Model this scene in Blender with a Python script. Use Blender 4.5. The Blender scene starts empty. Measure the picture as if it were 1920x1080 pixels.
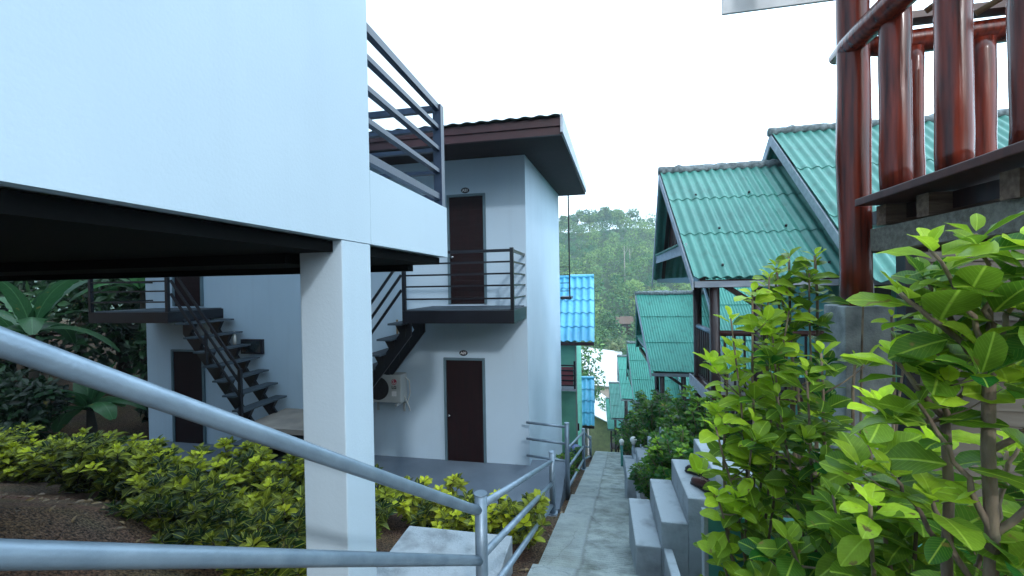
import bpy, bmesh, math, random
from mathutils import Vector, Matrix, noise
R = math.radians
S = bpy.context.scene
COL = S.collection
# ------------------------------------------------------------------ camera
yaw, pit, phi = R(11.3), R(-.5), R(1.0)
f = Vector((-math.sin(yaw)*math.cos(pit), math.cos(yaw)*math.cos(pit), math.sin(pit)))
r0 = Vector((math.cos(yaw), math.sin(yaw), 0)); u0 = r0.cross(f)
r_ = r0*math.cos(phi)-u0*math.sin(phi); u_ = u0*math.cos(phi)+r0*math.sin(phi)
cd = bpy.data.cameras.new('camera'); cam = bpy.data.objects.new('camera', cd); COL.objects.link(cam)
cam.matrix_world = Matrix(((r_.x, u_.x, -f.x, 0), (r_.y, u_.y, -f.y, 0), (r_.z, u_.z, -f.z, 0), (0, 0, 0, 1)))
cd.sensor_width = 36; cd.lens = 36*797/1920; cd.clip_start = .02; cd.clip_end = 5000
S.camera = cam
# ------------------------------------------------------------------ sky, sun, exposure
SUNV = Vector((.38, -.88, .48)).normalized()
el = math.asin(SUNV.z); az = math.atan2(SUNV.x, SUNV.y)
W = bpy.data.worlds.new('World'); S.world = W; W.use_nodes = True
wn = W.node_tree.nodes; wl = W.node_tree.links
sky = wn.new('ShaderNodeTexSky'); sky.sky_type = 'NISHITA'; sky.sun_disc = False
sky.sun_elevation = el; sky.sun_rotation = az; sky.air_density = 1.0; sky.dust_density = 2.5; sky.ozone_density = 2.0
# thin bright overcast in front of the blue: an even cloud veil, brighter over the open valley
geo = wn.new('ShaderNodeTexCoord'); dt = wn.new('ShaderNodeVectorMath'); dt.operation = 'DOT_PRODUCT'; wl.new(geo.outputs['Generated'], dt.inputs[0])
dt.inputs[1].default_value = Vector((.74, .42, .55)).normalized()
vr = wn.new('ShaderNodeMapRange'); vr.inputs[1].default_value = -1; vr.inputs[2].default_value = 1; wl.new(dt.outputs['Value'], vr.inputs[0])
pw_ = wn.new('ShaderNodeMath'); pw_.operation = 'POWER'; pw_.inputs[1].default_value = 2.3; wl.new(vr.outputs[0], pw_.inputs[0])
pm_ = wn.new('ShaderNodeMath'); pm_.operation = 'MULTIPLY_ADD'; pm_.inputs[1].default_value = 20; pm_.inputs[2].default_value = 1.1; wl.new(pw_.outputs[0], pm_.inputs[0])
cv = wn.new('ShaderNodeVectorMath'); cv.operation = 'SCALE'; cv.inputs[0].default_value = (.66, .85, 1.0); wl.new(pm_.outputs[0], cv.inputs['Scale'])
mxs = wn.new('ShaderNodeMix'); mxs.data_type = 'RGBA'; mxs.inputs[0].default_value = .75; wl.new(sky.outputs[0], mxs.inputs[6]); wl.new(cv.outputs[0], mxs.inputs[7])
wl.new(mxs.outputs[2], wn['Background'].inputs[0]); wn['Background'].inputs[1].default_value = .15
sd = bpy.data.lights.new('sun', 'SUN'); sd.energy = .6; sd.angle = R(3); sd.color = (.92, .96, 1)
so = bpy.data.objects.new('sun', sd); COL.objects.link(so)
so.rotation_euler = SUNV.to_track_quat('Z', 'Y').to_euler()
S.view_settings.view_transform = 'Standard'; S.view_settings.look = 'None'; S.view_settings.exposure = .97; S.view_settings.gamma = 1
S.render.engine = 'CYCLES'

# ------------------------------------------------------------------ materials
def nodes(name):
    m = bpy.data.materials.new(name); m.use_nodes = True
    t = m.node_tree; return m, t, t.nodes, t.links, t.nodes['Principled BSDF']
def mat(name, c, rough=.6, metal=0, c2=None, scale=3, bump=0, bscale=40, coat=0, spec=.5, stretch=(1, 1, 1), detail=6, lo=.35, hi=.65, em=None, streak=0):
    m, t, n, l, p = nodes(name)
    p.inputs['Roughness'].default_value = rough; p.inputs['Metallic'].default_value = metal
    p.inputs['Coat Weight'].default_value = coat; p.inputs['Coat Roughness'].default_value = .12
    p.inputs['Specular IOR Level'].default_value = spec
    tc = n.new('ShaderNodeTexCoord'); mp = n.new('ShaderNodeMapping'); mp.inputs['Scale'].default_value = stretch
    l.new(tc.outputs['Object'], mp.inputs['Vector'])
    if c2 is None: c2 = tuple(x*.8 for x in c)
    nz = n.new('ShaderNodeTexNoise'); nz.inputs['Scale'].default_value = scale; nz.inputs['Detail'].default_value = detail
    l.new(mp.outputs[0], nz.inputs['Vector'])
    rp = n.new('ShaderNodeValToRGB'); rp.color_ramp.elements[0].position = lo; rp.color_ramp.elements[1].position = hi
    rp.color_ramp.elements[0].color = (*c2, 1); rp.color_ramp.elements[1].color = (*c, 1)
    l.new(nz.outputs[0], rp.inputs[0]); colo = rp.outputs[0]
    if streak:
        m2 = n.new('ShaderNodeMapping'); m2.inputs['Scale'].default_value = (7, 7, .45); l.new(tc.outputs['Object'], m2.inputs['Vector'])
        s1 = n.new('ShaderNodeTexNoise'); s1.inputs['Scale'].default_value = 1; s1.inputs['Detail'].default_value = 8; l.new(m2.outputs[0], s1.inputs['Vector'])
        s2 = n.new('ShaderNodeMapRange'); s2.inputs[1].default_value = .52; s2.inputs[2].default_value = .8; s2.inputs[3].default_value = 1; s2.inputs[4].default_value = 1-streak; l.new(s1.outputs[0], s2.inputs[0])
        s3 = n.new('ShaderNodeHueSaturation'); l.new(colo, s3.inputs['Color']); l.new(s2.outputs[0], s3.inputs['Value']); colo = s3.outputs[0]
    l.new(colo, p.inputs['Base Color'])
    if bump:
        b = n.new('ShaderNodeTexNoise'); b.inputs['Scale'].default_value = bscale; b.inputs['Detail'].default_value = 4
        l.new(mp.outputs[0], b.inputs['Vector'])
        bn = n.new('ShaderNodeBump'); bn.inputs['Strength'].default_value = bump; bn.inputs['Distance'].default_value = .01
        l.new(b.outputs[0], bn.inputs['Height']); l.new(bn.outputs[0], p.inputs['Normal'])
    if em:
        p.inputs['Emission Color'].default_value = (*em[0], 1); p.inputs['Emission Strength'].default_value = em[1]
    return m
def foliage(name, young, old, dry=(.25, .2, .05), trans=.35, rough=.38, veins=True, spec=.5):
    """leaf: colour runs old->young with the leaf's own 'age' attribute, midrib and side veins from its UV"""
    m, t, n, l, p = nodes(name)
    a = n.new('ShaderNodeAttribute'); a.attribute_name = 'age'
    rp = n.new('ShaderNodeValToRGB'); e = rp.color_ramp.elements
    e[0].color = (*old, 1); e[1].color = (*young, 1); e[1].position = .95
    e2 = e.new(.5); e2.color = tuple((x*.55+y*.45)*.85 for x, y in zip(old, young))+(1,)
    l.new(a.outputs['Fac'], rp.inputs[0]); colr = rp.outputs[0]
    if veins:
        uv = n.new('ShaderNodeUVMap'); sx = n.new('ShaderNodeSeparateXYZ'); l.new(uv.outputs[0], sx.inputs[0])
        ax = n.new('ShaderNodeMath'); ax.operation = 'ABSOLUTE'; l.new(sx.outputs[0], ax.inputs[0])
        mr = n.new('ShaderNodeMapRange'); mr.inputs[1].default_value = .03; mr.inputs[2].default_value = .09; mr.inputs[3].default_value = .55; mr.inputs[4].default_value = 0
        l.new(ax.outputs[0], mr.inputs[0])
        # side veins: sin((v - .45|u|)*60)
        m1 = n.new('ShaderNodeMath'); m1.operation = 'MULTIPLY_ADD'; l.new(ax.outputs[0], m1.inputs[0]); m1.inputs[1].default_value = -.35; l.new(sx.outputs[1], m1.inputs[2])
        m2 = n.new('ShaderNodeMath'); m2.operation = 'MULTIPLY'; l.new(m1.outputs[0], m2.inputs[0]); m2.inputs[1].default_value = 62
        m3 = n.new('ShaderNodeMath'); m3.operation = 'SINE'; l.new(m2.outputs[0], m3.inputs[0])
        m4 = n.new('ShaderNodeMapRange'); m4.inputs[1].default_value = .86; m4.inputs[2].default_value = 1; m4.inputs[3].default_value = 0; m4.inputs[4].default_value = .16
        l.new(m3.outputs[0], m4.inputs[0])
        mx = n.new('ShaderNodeMath'); mx.operation = 'MAXIMUM'; l.new(mr.outputs[0], mx.inputs[0]); l.new(m4.outputs[0], mx.inputs[1])
        mc = n.new('ShaderNodeMix'); mc.data_type = 'RGBA'; l.new(mx.outputs[0], mc.inputs[0]); l.new(rp.outputs[0], mc.inputs[6])
        mc.inputs[7].default_value = tuple(min(1, y*.9+.06) for y in young)+(1,); colr = mc.outputs[2]
        bn = n.new('ShaderNodeBump'); bn.inputs['Strength'].default_value = .5; bn.inputs['Distance'].default_value = .004; bn.invert = True
        l.new(mx.outputs[0], bn.inputs['Height']); l.new(bn.outputs[0], p.inputs['Normal'])
    nz = n.new('ShaderNodeTexNoise'); nz.inputs['Scale'].default_value = 30; nz.inputs['Detail'].default_value = 3
    mv = n.new('ShaderNodeMapRange'); mv.inputs[3].default_value = .75; mv.inputs[4].default_value = 1.25; l.new(nz.outputs[0], mv.inputs[0])
    hs = n.new('ShaderNodeHueSaturation'); l.new(colr, hs.inputs['Color']); l.new(mv.outputs[0], hs.inputs['Value'])
    b1 = n.new('ShaderNodeTexNoise'); b1.inputs['Scale'].default_value = 14; b1.inputs['Detail'].default_value = 6
    b2 = n.new('ShaderNodeMapRange'); b2.inputs[1].default_value = .66; b2.inputs[2].default_value = .72; l.new(b1.outputs[0], b2.inputs[0])
    b3 = n.new('ShaderNodeMix'); b3.data_type = 'RGBA'; l.new(b2.outputs[0], b3.inputs[0]); l.new(hs.outputs[0], b3.inputs[6]); b3.inputs[7].default_value = (*dry, 1)
    class _o: outputs = [b3.outputs[2]]
    hs = _o
    l.new(hs.outputs[0], p.inputs['Base Color'])
    p.inputs['Roughness'].default_value = rough; p.inputs['Specular IOR Level'].default_value = spec
    tr = n.new('ShaderNodeBsdfTranslucent'); l.new(hs.outputs[0], tr.inputs[0])
    ms = n.new('ShaderNodeMixShader'); ms.inputs[0].default_value = trans
    l.new(p.outputs[0], ms.inputs[1]); l.new(tr.outputs[0], ms.inputs[2]); l.new(ms.outputs[0], n['Material Output'].inputs[0])
    return m
M = {}
M['white'] = mat('white_plaster', (.50, .615, .70), .75, c2=(.465, .58, .67), scale=.9, bump=.1, bscale=60, streak=.03)
M['wall2'] = mat('pale_blue_plaster', (.46, .59, .70), .8, c2=(.425, .555, .665), scale=.7, bump=.2, bscale=50, streak=.05)
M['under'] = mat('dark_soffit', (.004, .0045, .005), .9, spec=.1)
M['black'] = mat('black_metal_paint', (.006, .007, .012), .35, bump=.1)
M['rail_blue'] = mat('blue_black_paint', (.02, .035, .07), .35)
M['steel'] = mat('galvanised_pipe', (.25, .33, .41), .4, .45, c2=(.19, .26, .33), scale=9, bump=.12, bscale=70, stretch=(1, 1, 1))
M['fascia'] = mat('brown_fascia', (.045, .010, .014), .5, c2=(.03, .007, .010), scale=4)
M['soffit'] = mat('grey_soffit', (.032, .018, .02), .8, spec=.2)
M['door'] = mat('dark_wood_door', (.014, .003, .004), .6, spec=.2, c2=(.008, .002, .003), scale=3, stretch=(6, 6, .6))
M['frame'] = mat('grey_door_frame', (.10, .17, .21), .5)
M['tile'] = mat('dark_green_tile', (.04, .07, .065), .6)
M['green'] = mat('green_fibre_cement', (.075, .285, .24), .42, c2=(.055, .22, .19), scale=1.6, bump=.15, bscale=80, detail=8, lo=.3, hi=.6, streak=.35)
M['green2'] = mat('deep_green_sheet', (.07, .36, .29), .5, c2=(.05, .29, .235), scale=1.4, bump=.1, bscale=60, detail=8, lo=.3, streak=.35)
M['blue'] = mat('blue_roof_sheet', (.11, .47, .70), .4, c2=(.08, .39, .62), scale=1.2, streak=.3)
M['mortar'] = mat('grey_mortar', (.26, .31, .33), .9, c2=(.10, .13, .14), scale=14, bump=1, bscale=60)
M['barge'] = mat('weathered_grey_board', (.46, .51, .58), .7, c2=(.34, .39, .46), scale=3, stretch=(1, 4, 4))
M['darkwood'] = mat('dark_brown_wood', (.035, .013, .012), .4, c2=(.018, .008, .009), scale=5, stretch=(4, 4, .7), coat=.2)
M['redwood'] = mat('red_brown_board', (.085, .025, .018), .4, c2=(.05, .015, .013), scale=5, stretch=(4, 4, .6))
M['log'] = mat('varnished_log', (.25, .030, .011), .26, c2=(.035, .006, .004), scale=8, stretch=(3.5, 3.5, .22), coat=.3, spec=.35, bump=.35, bscale=9, lo=.3, hi=.7)
M['plank'] = mat('raw_brown_timber', (.20, .13, .09), .8, c2=(.09, .05, .035), scale=8, stretch=(.5, 4, 4), bump=.4, bscale=40)
M['greyplank'] = mat('grey_timber', (.22, .21, .18), .85, c2=(.13, .12, .10), scale=12, stretch=(.4, 3, 3), bump=.5, bscale=50)
M['bamboo'] = mat('tan_bamboo', (.34, .24, .13), .5, c2=(.22, .15, .08), scale=6)
M['teal'] = mat('teal_board', (.10, .38, .34), .55, c2=(.07, .31, .28), scale=2)
M['mint'] = mat('mint_green_wall', (.20, .62, .46), .6, c2=(.17, .56, .42))
M['siding'] = mat('beige_siding', (.17, .155, .125), .8, c2=(.13, .115, .09), scale=3, stretch=(.5, 1, 6))
M['yellow'] = mat('yellow_wall', (.88, .90, .50), .8)
M['whiteroof'] = mat('white_metal_roof', (.8, .82, .84), .5)
M['pale'] = mat('pale_pink_wall', (.7, .6, .56), .8)
M['concrete'] = mat('grey_concrete', (.38, .42, .44), .9, c2=(.17, .20, .21), scale=5, bump=.6, bscale=70, detail=10, lo=.38, hi=.6)
M['step'] = mat('painted_concrete', (.36, .42, .47), .85, c2=(.17, .20, .22), scale=4.2, bump=.6, bscale=45, detail=12, lo=.22, hi=.5)
M['terrace'] = mat('grey_floor', (.15, .19, .24), .75, c2=(.11, .145, .19), scale=1.5, bump=.2)
M['tread'] = mat('blue_grey_tread', (.05, .075, .10), .7)
M['landing'] = mat('beige_landing', (.34, .30, .26), .7, c2=(.24, .22, .2))
M['ac'] = mat('off_white_casing', (.42, .45, .45), .45)
M['acdark'] = mat('dark_grille', (.012, .012, .014), .6)
M['red'] = mat('red_logo', (.35, .01, .04), .5)
M['ink'] = mat('black_ink', (.01, .01, .012), .5)
M['plate'] = mat('dark_oval_plate', (.012, .01, .02), .4)
M['lettering'] = mat('white_lettering', (.75, .75, .75), .6)
M['chrome'] = mat('bright_metal', (.6, .6, .6), .25, 1)
M['bark'] = mat('tan_bark', (.30, .23, .16), .85, c2=(.10, .07, .05), scale=18, bump=.7, bscale=60, stretch=(1, 1, .4))
M['barkdark'] = mat('dark_bark', (.05, .04, .03), .9)
M['palebark'] = mat('pale_bark', (.45, .42, .38), .9)
M['globe'] = mat('white_globe', (.95, .95, .93), .3, c2=(.93, .93, .91))
M['drum'] = mat('blue_plastic', (.02, .06, .22), .4)
M['shoe'] = mat('black_leather', (.012, .008, .014), .4)
M['shoebrown'] = mat('brown_leather', (.06, .015, .012), .45)
M['fadedred'] = mat('faded_red_cloth', (.35, .1, .12), .8)
M['glass'] = mat('dark_glass', (.02, .03, .035), .12, spec=.8)
M['white_plastic'] = mat('white_plastic', (.7, .7, .66), .4)
M['lamp'] = mat('lit_lamp', (1, .75, .45), .4, em=((1, .6, .28), 9))
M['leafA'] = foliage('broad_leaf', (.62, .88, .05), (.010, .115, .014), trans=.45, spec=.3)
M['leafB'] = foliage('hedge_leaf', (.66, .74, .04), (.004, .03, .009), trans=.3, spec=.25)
M['leafC'] = foliage('small_dark_leaf', (.36, .62, .04), (.014, .12, .02), trans=.35, spec=.3, veins=False)
M['leafD'] = foliage('jungle_leaf', (.035, .11, .035), (.003, .012, .006), trans=.25, veins=False)
M['banana'] = foliage('banana_leaf', (.10, .30, .10), (.015, .07, .03), trans=.35, veins=True)
M['leafF'] = foliage('forest_leaf', (.32, .48, .15), (.04, .18, .085), trans=.2, veins=False, rough=.8, spec=.1)
M['leafG'] = foliage('valley_leaf', (.26, .46, .14), (.02, .13, .05), trans=.25, veins=False, rough=.7)
M['palmleaf'] = foliage('palm_leaf', (.30, .34, .12), (.08, .16, .06), trans=.2, veins=False)

# ------------------------------------------------------------------ mesh helpers
class MB:
    def __init__(s): s.v = []; s.f = []; s.uv = None; s.age = None
    def add(s, vs, fs):
        o = len(s.v); s.__dict__.setdefault('st', []).append((o, len(s.f))); s.v += [tuple(p) for p in vs]; s.f += [tuple(i+o for i in q) for q in fs]; return s
    def box(s, a, b):
        x0, y0, z0 = [min(p, q) for p, q in zip(a, b)]; x1, y1, z1 = [max(p, q) for p, q in zip(a, b)]
        return s.hexa([(x0, y0, z0), (x1, y0, z0), (x1, y1, z0), (x0, y1, z0)], [(x0, y0, z1), (x1, y0, z1), (x1, y1, z1), (x0, y1, z1)])
    def hexa(s, lo, hi):
        return s.add(list(lo)+list(hi), [(3, 2, 1, 0), (4, 5, 6, 7), (0, 1, 5, 4), (1, 2, 6, 5), (2, 3, 7, 6), (3, 0, 4, 7)])
    def beam(s, p, q, w, h, up=(0, 0, 1)):
        p = Vector(p); q = Vector(q); d = (q-p).normalized(); a = d.cross(Vector(up))
        if a.length < 1e-4: a = Vector((1, 0, 0))
        a.normalize(); b = a.cross(d).normalized(); a = a*w/2; b = b*h/2
        return s.add([p-a-b, p+a-b, p+a+b, p-a+b, q-a-b, q+a-b, q+a+b, q-a+b], [(0, 1, 2, 3), (7, 6, 5, 4), (1, 0, 4, 5), (2, 1, 5, 6), (3, 2, 6, 7), (0, 3, 7, 4)])
    def tube(s, pts, rad, n=12, caps=True, wob=0, seed=0):
        pts = [Vector(p) for p in pts]; k = len(pts)
        if not hasattr(rad, '__len__'): rad = [rad]*k
        rings = []; prev = None
        for i, p in enumerate(pts):
            d = (pts[min(i+1, k-1)]-pts[max(i-1, 0)]).normalized()
            a = (prev - d*prev.dot(d)) if prev else d.orthogonal()
            a.normalize(); prev = a; b = d.cross(a)
            ring = []
            for j in range(n):
                t = 2*math.pi*j/n; rr = rad[i]
                if wob: rr *= 1+wob*noise.noise(Vector((math.cos(t)*1.2+seed, math.sin(t)*1.2, p.z*2.1+p.x)))
                ring.append(p+a*math.cos(t)*rr+b*math.sin(t)*rr)
            rings.append(ring)
        vs = [v for r in rings for v in r]; fs = []
        for i in range(k-1):
            for j in range(n):
                j2 = (j+1) % n; fs.append((i*n+j, i*n+j2, (i+1)*n+j2, (i+1)*n+j))
        if caps: fs.append(tuple(range(n-1, -1, -1))); fs.append(tuple((k-1)*n+j for j in range(n)))
        return s.add(vs, fs)
    def ball(s, c, rad, nu=12, nv=8, squash=(1, 1, 1)):
        c = Vector(c); vs = [c+Vector((0, 0, rad*squash[2]))]
        for i in range(1, nv):
            a = math.pi*i/nv
            for j in range(nu):
                t = 2*math.pi*j/nu; vs.append(c+Vector((rad*squash[0]*math.sin(a)*math.cos(t), rad*squash[1]*math.sin(a)*math.sin(t), rad*squash[2]*math.cos(a))))
        vs.append(c-Vector((0, 0, rad*squash[2]))); fs = []
        for j in range(nu):
            fs.append((0, 1+j, 1+(j+1) % nu)); fs.append((len(vs)-1, 1+(nv-2)*nu+(j+1) % nu, 1+(nv-2)*nu+j))
            for i in range(nv-2): fs.append((1+i*nu+j, 1+(i+1)*nu+j, 1+(i+1)*nu+(j+1) % nu, 1+i*nu+(j+1) % nu))
        return s.add(vs, fs)
    def prism(s, prof, d):
        d = Vector(d); n = len(prof); lo = [Vector(p) for p in prof]
        return s.add(lo+[p+d for p in lo], [tuple(range(n-1, -1, -1)), tuple(range(n, 2*n))]+[(i, (i+1) % n, n+(i+1) % n, n+i) for i in range(n)])
    def leaf(s, p, d, nrm, L, w, age, droop=.25, fold=.25, fine=True):
        if s.uv is None: s.uv = []; s.age = []
        p = Vector(p); d = Vector(d).normalized(); nrm = Vector(nrm); side = d.cross(nrm)
        if side.length < 1e-3: side = d.orthogonal()
        side.normalize(); nrm = side.cross(d).normalized()
        st = [(0, .05), (.1, .36), (.27, .84), (.5, 1), (.72, .9), (.88, .56), (.96, .26), (1, .02)] if fine else [(0, .05), (.3, .85), (.65, .85), (1, .03)]
        o = len(s.v)
        for t, ww in st:
            c = p+d*(L*t*(1-.25*droop*t))-nrm*(L*droop*t*t); h = w*ww/2
            up = nrm*h*fold
            wv = math.sin(t*9+age*20)*.05*L if fine else 0
            s.v += [tuple(c-side*h+up+nrm*wv*ww), tuple(c), tuple(c+side*h+up-nrm*wv*ww*.6)]
            s.uv += [(-ww, t), (0, t), (ww, t)]; s.age += [age]*3
        for i in range(len(st)-1):
            a = o+i*3; s.f += [(a, a+1, a+4, a+3), (a+1, a+2, a+5, a+4)]
    def each(s, name, m, parent=None, **kw):
        """every piece of this mesh as an object of its own; returns the first"""
        st = s.st+[(len(s.v), len(s.f))]; out = []
        for (v0, f0), (v1, f1) in zip(st, st[1:]):
            q = MB(); q.v = s.v[v0:v1]; q.f = [tuple(i-v0 for i in fc) for fc in s.f[f0:f1]]; out.append(q.build(name, m, parent, **kw))
        return out[0]
    def build(s, name, m, parent=None, smooth=False, solid=0, loc=None, bevel=0):
        me = bpy.data.meshes.new(name); me.from_pydata(s.v, [], s.f)
        if s.uv:
            ul = me.uv_layers.new(name='UVMap'); at = me.attributes.new('age', 'FLOAT', 'POINT')
            at.data.foreach_set('value', s.age)
            li = [0]*len(me.loops); me.loops.foreach_get('vertex_index', li)
            flat = []
            for i in li: flat += s.uv[i]
            ul.data.foreach_set('uv', flat)
        me.materials.append(M[m] if isinstance(m, str) else m)
        if smooth: me.polygons.foreach_set('use_smooth', [True]*len(me.polygons))
        o = bpy.data.objects.new(name, me); COL.objects.link(o)
        if parent is not None:
            o.parent = parent; w = parent
            off = Vector((0, 0, 0))
            while w is not None: off += w.location; w = w.parent
            o.location = -off                     # meshes are written in world metres
        if solid:
            md = o.modifiers.new('solid', 'SOLIDIFY'); md.thickness = solid; md.offset = 0
        if bevel:
            md = o.modifiers.new('bevel', 'BEVEL'); md.width = bevel; md.segments = 2; md.limit_method = 'ANGLE'
        return o
def tag(o, label=None, cat=None, group=None, kind=None):
    if label: o['label'] = label
    if cat: o['category'] = cat
    if group: o['group'] = group
    if kind: o['kind'] = kind
    return o
def thing(name, loc, label, cat, group=None):
    o = bpy.data.objects.new(name, None); COL.objects.link(o); o.location = loc; o.empty_display_size = .1
    return tag(o, label, cat, group)
def text_mesh(name, body, size, m, parent, loc, extr=.002, rot=(R(90), 0, 0)):
    c = bpy.data.curves.new('t', 'FONT'); c.body = body; c.size = size; c.extrude = extr; c.align_x = 'CENTER'; c.align_y = 'CENTER'
    c.offset = .0025
    t = bpy.data.objects.new('t', c); COL.objects.link(t)
    bpy.context.view_layer.update()
    me = bpy.data.meshes.new_from_object(t.evaluated_get(bpy.context.evaluated_depsgraph_get()))
    bpy.data.objects.remove(t); me.materials.clear(); me.materials.append(M[m])
    o = bpy.data.objects.new(name, me); COL.objects.link(o); o.parent = parent
    w = parent; off = Vector((0, 0, 0))
    while w is not None: off += w.location; w = w.parent
    o.location = Vector(loc)-off; o.rotation_euler = rot
    return o
def corrugated(name, m, parent, p0, u, v, pitch, amp, rows, solid=.008, over=.02, rag=0, seed=0):
    """sheet starting at p0, u along the ridge, v down the slope"""
    p0 = Vector(p0); u = Vector(u); v = Vector(v); n = u.cross(v).normalized()
    if n.z < 0: n = -n
    L = u.length; uu = u.normalized(); cnt = max(6, int(L/pitch*8)); mb = MB(); vd = v.normalized()
    for rw in range(rows):
        a = v*(rw/rows)-(vd*.06 if rw else vd*0); b = v*((rw+1)/rows); o = len(mb.v)
        for k in range(cnt+1):
            x = L*k/cnt; s_ = amp*math.cos(2*math.pi*x/pitch)
            sheet = int(x/(pitch*5.5)); j = (noise.noise(Vector((sheet*3.1+seed, rw*1.7, 0)))*rag)
            lift = n*(s_+over*(rows-rw)*0)
            A_ = p0+uu*x+a+lift-n*(0 if rw == 0 else .006); B_ = p0+uu*x+b+vd*j+lift+n*over; e_ = .012/max(.02, (B_-A_).length)
            mb.v += [tuple(A_), tuple(A_.lerp(B_, e_)), tuple(A_.lerp(B_, 1-e_)), tuple(B_)]
        mb.f += [(o+4*k+h, o+4*k+4+h, o+4*k+5+h, o+4*k+1+h) for k in range(cnt) for h in range(3)]
    return mb.build(name, m, parent, smooth=True, solid=solid)

# ------------------------------------------------------------------ ground
def line(y):
    if y < -1.5: return -1.48+.75-.30*(y+1.5)
    if y < 0: return -1.48-.5*y
    if y < 15.6: return -1.48-.295*y
    if y < 50: return -6.08-.40*(y-15.6)
    return -19.84
def hills(x, y):
    h = 0
    if y > 96: h = (y-96)*.345*(1 if y < 236 else 1)
    if y > 236: h = 140*.345+(y-236)*.05
    h += 2.5*noise.noise(Vector((x*.03, y*.03, 3)))*min(1, max(0, (y-96)/40))
    return h
def ground(x, y):
    z = line(y)-.2
    if y > 50: return z+hills(x, y)
    if x < -1.6 and y < 6.5:
        k = min(1, (-1.6-x)/1.6)
        k2 = min(1, max(0, (-3.3-x)/1.4))
        z += k*(.55*k2*math.exp(-((y-2.2)/1.6)**2)+.15*k2)
    if x < -2: z = max(z, -3.95 - max(0, y-16)*.2) if y > 6.5 else z
    if x < -11: z += min(3, (-11-x)*.16)
    if x > 1.2: z += min(.5, (x-1.2)*.25)
    if abs(x-.05-.04*y) > .9: z += .05*noise.noise(Vector((x*1.1, y*1.1, 0)))
    return z
def axis(a, b, fine0, fine1, st, grow):
    out = []; t = fine0
    while t <= fine1: out.append(t); t += st
    s_ = st; t = fine1
    while t < b: s_ *= grow; t += s_; out.append(min(t, b))
    s_ = st; t = fine0
    while t > a: s_ *= grow; t -= s_; out.insert(0, max(t, a))
    return out
gx = axis(-1500, 1500, -12, 6, .3, 1.14); gy = axis(-60, 2500, -3, 18, .3, 1.09)
g = MB(); g.v = [(x, y, ground(x, y)) for y in gy for x in gx]; nx = len(gx)
g.f = [(j*nx+i, j*nx+i+1, (j+1)*nx+i+1, (j+1)*nx+i) for j in range(len(gy)-1) for i in range(nx-1)]
m, t, n, l, p = nodes('gravelly_soil')
tc = n.new('ShaderNodeTexCoord'); nz = n.new('ShaderNodeTexNoise'); nz.inputs['Scale'].default_value = 45; nz.inputs['Detail'].default_value = 5
l.new(tc.outputs['Object'], nz.inputs['Vector']); rp = n.new('ShaderNodeValToRGB'); e = rp.color_ramp.elements
e[0].position = .35; e[0].color = (.014, .007, .004, 1); e[1].position = .72; e[1].color = (.38, .23, .13, 1); l.new(nz.outputs[0], rp.inputs[0])
n2 = n.new('ShaderNodeTexNoise'); n2.inputs['Scale'].default_value = 1.3; l.new(tc.outputs['Object'], n2.inputs['Vector'])
mc = n.new('ShaderNodeMix'); mc.data_type = 'RGBA'; mc.blend_type = 'MULTIPLY'; mc.inputs[0].default_value = .6
l.new(rp.outputs[0], mc.inputs[6]); l.new(n2.outputs[1], mc.inputs[7])
sy = n.new('ShaderNodeSeparateXYZ'); l.new(tc.outputs['Object'], sy.inputs[0])
mr = n.new('ShaderNodeMapRange'); mr.inputs[1].default_value = 16; mr.inputs[2].default_value = 24; l.new(sy.outputs[1], mr.inputs[0])
mg = n.new('ShaderNodeMix'); mg.data_type = 'RGBA'; l.new(mr.outputs[0], mg.inputs[0]); l.new(mc.outputs[2], mg.inputs[6]); mg.inputs[7].default_value = (.04, .08, .03, 1)
l.new(mg.outputs[2], p.inputs['Base Color']); p.inputs['Roughness'].default_value = .95
vo = n.new('ShaderNodeTexVoronoi'); vo.inputs['Scale'].default_value = 55; l.new(tc.outputs['Object'], vo.inputs['Vector'])
bn = n.new('ShaderNodeBump'); bn.inputs['Strength'].default_value = 1; bn.inputs['Distance'].default_value = .02; l.new(vo.outputs[0], bn.inputs['Height']); l.new(bn.outputs[0], p.inputs['Normal'])
M['soil'] = m
tag(g.build('ground', 'soil', smooth=True), kind='structure')

# path: sloping concrete treads with low risers
m, t, n, l, p = nodes('worn_path_concrete')
tc = n.new('ShaderNodeTexCoord'); sx = n.new('ShaderNodeSeparateXYZ'); l.new(tc.outputs['Object'], sx.inputs[0])
nz = n.new('ShaderNodeTexNoise'); nz.inputs['Scale'].default_value = 3.5; nz.inputs['Detail'].default_value = 10; nz.inputs['Roughness'].default_value = .65; l.new(tc.outputs['Object'], nz.inputs['Vector'])
rp = n.new('ShaderNodeValToRGB'); e = rp.color_ramp.elements; e[0].position = .30; e[0].color = (.12, .145, .14, 1); e[1].position = .60; e[1].color = (.36, .42, .42, 1); l.new(nz.outputs[0], rp.inputs[0])
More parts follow.
